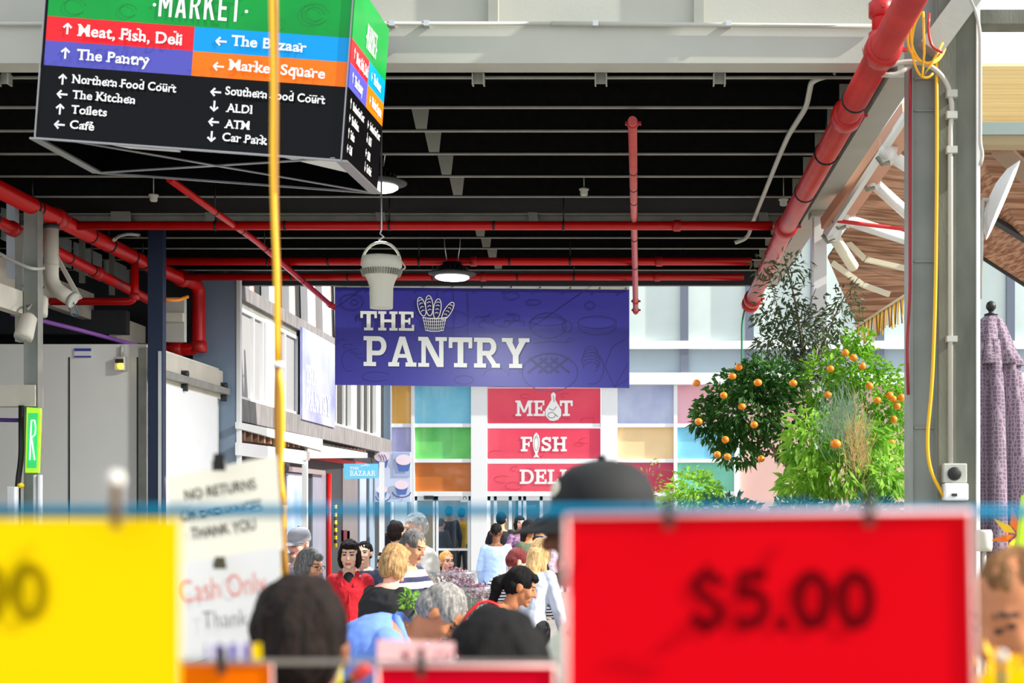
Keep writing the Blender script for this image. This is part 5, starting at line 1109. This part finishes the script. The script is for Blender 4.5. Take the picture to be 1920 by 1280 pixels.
# ================================================================ flowers on a stall table
tb = thing('trestle_table', 'plain stall table carrying the wrapped purple flowers', 'table', (P(870,0,10.9).x,10.9,0))
tx = P(870,0,10.9).x
MB().box((tx-.55,10.6,.98),(tx+.45,11.2,1.02)).build('tabletop', mat('table_wood',(150,120,90),.7,var=.2), tb)
for a in (-.5,.4):
    for b_ in (10.66,11.14): MB().box((tx+a-.02,b_-.02,0),(tx+a+.02,b_+.02,.98)).build('leg', M_dark, tb)
M_flw = mat('flower_mauve',(206,170,182),.8,scale=18,col2=(120,76,96)); M_cello = glass('cellophane',(240,244,246),.25,.15)
for k, (px, py, lab) in enumerate(((852,1088,'left bunch of mauve flowers in clear wrap'),(884,1118,'right bunch of mauve flowers in clear wrap, lower than the other'))):
    c = P(px,py,10.9-k*.25); c.y = 10.9-k*.12; rnd = random.Random(50+k); o = thing('flower_bunch', lab+', among the bending shoppers', 'flowers', (c.x,c.y,1.02), 'wrapped mauve flowers')
    fl = MB()
    for _ in range(420):
        dd = V((rnd.gauss(0,1),rnd.gauss(0,1),rnd.gauss(.5,1))).normalized(); p = c+V((dd.x*.15,dd.y*.11,dd.z*.10))*rnd.uniform(.6,1.05); u, v, _ = frame_of(dd+V((rnd.uniform(-.6,.6),)*3)); e = rnd.uniform(.008,.016)
        fl.add([p-u*e,p+v*e+dd*e*.5,p+u*e,p-v*e+dd*e*.5],[(0,1,2,3)])
    fl.build('blooms', M_flw, o); st2 = MB()
    for _ in range(16): a = c+V((rnd.gauss(0,.05),rnd.gauss(0,.04),-.02)); st2.tube([(c.x+(a.x-c.x)*.3,c.y+(a.y-c.y)*.3,1.03),a],.004,5)
    st2.build('stems', M_grn, o); MB().tube([(c.x,c.y,1.02),(c.x,c.y,1.1),(c.x,c.y,c.z+.02),(c.x,c.y,c.z+.07)],[.06,.07,.17,.20],14).build('wrap', M_cello, o)
c = P(768,1128,8.55); rnd = random.Random(61); o = thing('lettuce_plant', 'small lime-green seedling beside the black knit top', 'plant', (c.x,c.y,1.0)); lv = MB(); leaves(lv,[(c,(.05,.05,.07),60)],.06,.014,rnd,0,.2); lv.build('foliage', M_lf4, o)
MB().lathe([(.05,0),(.07,c.z-1.04)],(c.x,c.y,1.0),n=14).build('pot', M_pot2, o)
t2 = thing('trestle_table', 'plain stall table under the lime-green seedling', 'table', (c.x,8.55,0)); MB().box((c.x-.35,8.3,.96),(c.x+.2,8.75,1.0)).build('tabletop', MATS['table_wood'], t2)
for a in (-.3,.15):
    for b_ in (8.35,8.7): MB().box((c.x+a-.02,b_-.02,0),(c.x+a+.02,b_+.02,.96)).build('leg', M_dark, t2)
# ================================================================ foreground price cards
DC = 1.05
def q_(x, y, d=DC): return P(x,y,d)
def card(label, corners, d, col, texts, name='price_card', rim=None, th=.002, cat='price card'):
    pts = [q_(x,y,d) for x, y in corners]; cx_ = sum((p for p in pts),V((0,0,0)))/4; t = thing(name, label, cat, cx_)
    b = MB().slab([pts[3],pts[2],pts[1],pts[0]], th).build('card', mat('card_'+col[0],col[1],.5,spec=.04), t)
    for (s_, x, y, wpx, cpx, ang, c, bold) in texts:
        U_ = V((math.cos(R(ang)),0,math.sin(R(ang)))); W_ = V((-math.sin(R(ang)),0,math.cos(R(ang)))); k = d/F
        mb = MB(); pl_ = slabpolys(s_,.06)[0] if s_[0] == '$' and bold > 0 else textpolys(s_,bold); fit(mb, pl_, q_(x,y,d), U_, W_, NY, width=wpx*k, cap=cpx*k, capu=1 if s_[0] == '$' and bold > 0 else .72, lift=.0012); mb.build('lettering', mat('ink_'+c[0],c[1],.8,spec=.04), t)
    if rim:
        e = MB()
        for i in range(4): e.tube([pts[i]+V((0,-.001,0)),pts[(i+1)%4]+V((0,-.001,0))],rim,8)
        e.build('sleeve_edge', mat('sleeve_clear',(240,196,192),.3,spec=.2), t)
    return t
card('large red price card reading $5.00 in the right foreground', ((1062,966),(1820,958),(1832,1520),(1062,1520)), DC, ('red',(208,0,16)), [('$5.00',1290,1180,350,112,0,('dark_red',(84,0,6)),.03)], rim=.0014)
card('large yellow price card at the left edge with two zeros showing', ((-440,972),(336,972),(336,1530),(-440,1530)), DC, ('yellow',(240,202,0)), [('$5.00',-250,1166,342,112,0,('dark_olive',(146,120,0)),.03)])
card('white printed notice reading NO RETURNS OR EXCHANGES THANK YOU', ((312,894),(518,853),(530,1030),(326,1062)), 2.6, ('paper',(234,230,214)),
     [('NO RETURNS',349,938,134,20,9.5,('black',(26,26,28)),.012),('OR EXCHANGES',342,978,152,20,9,('black',(26,26,28)),.012),('THANK YOU',360,1010,122,21,8.5,('black',(26,26,28)),.012)], name='paper_notice', cat='notice')
card('white handwritten notice in red and black hung below the printed one', ((330,1056),(524,1026),(530,1214),(338,1222)), 2.58, ('sheet',(228,228,226)),
     [('Cash Only',342,1130,160,44,7,('faded_red',(226,112,96)),-.012),('Thank you',382,1178,140,34,4,('grey',(110,108,108)),-.016)], name='paper_notice', cat='notice')
card('orange price card at the bottom left beside the yellow one', ((338,1240),(510,1240),(512,1420),(338,1420)), 1.45, ('orange',(250,118,0)), [], rim=.001)
card('pale pink price card with thin figures at the bottom centre', ((708,1198),(852,1204),(852,1330),(704,1330)), 1.75, ('pink',(250,196,196)), [('$3.00',752,1244,110,26,0,('thin_maroon',(120,30,50)),-.02)])
card('small red price card at the bottom centre in front of the pink one', ((708,1248),(1040,1248),(1040,1420),(708,1420)), 1.4, ('crimson',(206,0,34)), [], rim=.0015)
card('bright yellow card peeping out at the bottom right corner', ((1842,1262),(2050,1252),(2050,1420),(1842,1420)), 1.3, ('gold',(250,206,0)), [])
card('small yellow card edge beside the dark-haired head at left', ((470,1208),(487,1206),(489,1240),(472,1240)), 1.44, ('lemon',(252,214,0)), [])
card('sliver of yellow card beside the blue sleeve at the bottom', ((634,1262),(641,1246),(642,1330),(622,1330)), 1.9, ('lime_yellow',(250,228,0)), [])
o = thing('seed_packet', 'purple and white striped packet above the orange card', 'packet', q_(430,1232,1.44)); MB().slab([q_(386,1240,1.44),q_(468,1240,1.44),q_(468,1206,1.44),q_(386,1208,1.44)],.006).build('packet', stripes('packet_stripes',(84,70,170),(226,222,236),70,'X',.5), o)
o = thing('marker_pen', 'red-capped dark marker slanting at the bottom beside the blue shirt', 'pen', q_(668,1275,1.8)); a, b = q_(640,1290,1.8), q_(692,1247,1.8); m_ = a.lerp(b,.45)
MB().tube([a,m_],.006,12).build('barrel', M_cable, o); MB().tube([m_,m_.lerp(b,.1),b.lerp(m_,.1),b],[.0075,.0088,.0088,.006],12).build('pen_cap', M_redR, o); MB().tube([m_-(b-m_)*.08,m_],.0072,12).build('band', mat('brass',(200,160,70),.3,metal=.8), o)
# teal string, clear rail and clips
sl = thing('teal_cord', 'blurred teal cord stretched right across behind the large price cards', 'cord', q_(960,957,1.06)); MB().tube([q_(-500,959,1.06),q_(500,957,1.06),q_(1200,957,1.06),q_(2500,962,1.06)],.0042,10).build('cord', mat('cord_teal',(0,112,148),.6,spec=.1), sl)
o = thing('clear_rail', 'clear plastic rail crossing in front of the dark heads at the bottom', 'rail', q_(760,1240,1.42)); MB().box(tuple(q_(330,1245,1.425)),tuple(q_(1045,1236,1.43))).build('strip', mat('rail_grey',(150,146,140),.25,alpha=.75), o)
def clip(label, x, y, d, col, h=70, w_=16, ball=None):
    o = thing('bulldog_clip', label, 'clip', q_(x,y+h,d), 'clips holding the price cards'); m = mat('clip_'+col[0],col[1],.5); k = d/F
    for yy in (-.004,.004): MB().slab([q_(x-w_*.5,y+h,d+yy),q_(x+w_*.5,y+h,d+yy),q_(x+w_*.35,y,d+yy*2.2),q_(x-w_*.35,y,d+yy*2.2)],.0015).build('jaw', m, o)
    MB().tube([q_(x-w_*.5,y+h*.55,d),q_(x+w_*.5,y+h*.55,d)],.0032,10).build('spring', M_lip, o)
    if ball: MB().ell(q_(x,y-6,d), ball*k).build('ball_end', mat('ball_white',(206,202,196),.4), o)
clip('brown clip with a pale round end on the yellow card', 216, 905, 1.03, ('brown',(110,72,20)), 86, 18, 17)
clip('dark clip on the left part of the red card', 1254, 925, 1.03, ('dark',(44,38,30)), 66, 20)
clip('dark clip on the right part of the red card', 1630, 905, 1.03, ('dark',(44,38,30)), 82, 20)
clip('black clip on the top edge of the printed notice', 410, 850, 2.56, ('black',(14,14,14)), 32, 26)
clip('olive clip between the printed and handwritten notices', 412, 1044, 2.54, ('olive',(90,86,60)), 22, 26)
clip('dark clip on the orange card', 415, 1212, 1.42, ('dark',(44,38,30)), 50, 18)
clip('dark clip on the small red card', 789, 1214, 1.37, ('dark',(44,38,30)), 56, 16)
clip('grey clip with a round end on the bright yellow card', 1878, 1236, 1.27, ('grey',(90,84,76)), 60, 14, 12)
# flowers and pinwheel at the right edge
o = thing('pinwheel', 'yellow and orange pinwheel petals at the right edge below the umbrella', 'pinwheel', P(1905,1000,6.0)); c = P(1908,1002,6.0)
for k in range(8):
    a = 2*math.pi*k/8+.2; dd = V((math.cos(a),0,math.sin(a))); s_ = V((-math.sin(a),0,math.cos(a))); MB().slab([c+dd*.01,c+dd*.05+s_*.022,c+dd*.12,c+dd*.05-s_*.012+V((0,-.012,0))],.002).build('petal', mat('petal_yellow',(252,206,40),.4) if k % 2 else mat('petal_orange',(244,120,30),.4), o)
MB().ell(c,.012).build('hub', M_redR, o); MB().tube([c,(c.x,c.y,0)],.006,8).build('stick', M_grn, o)
o = tag(MB().slab([P(1908,1050,5.4),P(1990,1050,5.4),P(1990,880,5.4),P(1921,930,5.4)],.05).box((P(1935,0,5.4).x,5.4,0),(P(1945,0,5.4).x,5.43,P(0,1045,5.4).z)).build('lime_board', mat('lime_board',(196,236,20),.5)),'lime yellow board at the right edge above the brown face','board')
c = P(1890,1292,1.75); rnd = random.Random(77); o = thing('yellow_flowers', 'blurred bunch of yellow flowers at the bottom right corner', 'flowers', (c.x,c.y,c.z-.3)); g = MB(); leaves(g,[(c,(.05,.04,.04),160)],.03,.008,rnd,0,.2); g.build('blooms', mat('flower_yellow',(250,200,20),.7,trans=.3), o); MB().tube([c,c-V((0,0,.3))],.012,8).build('stems', M_grn, o)
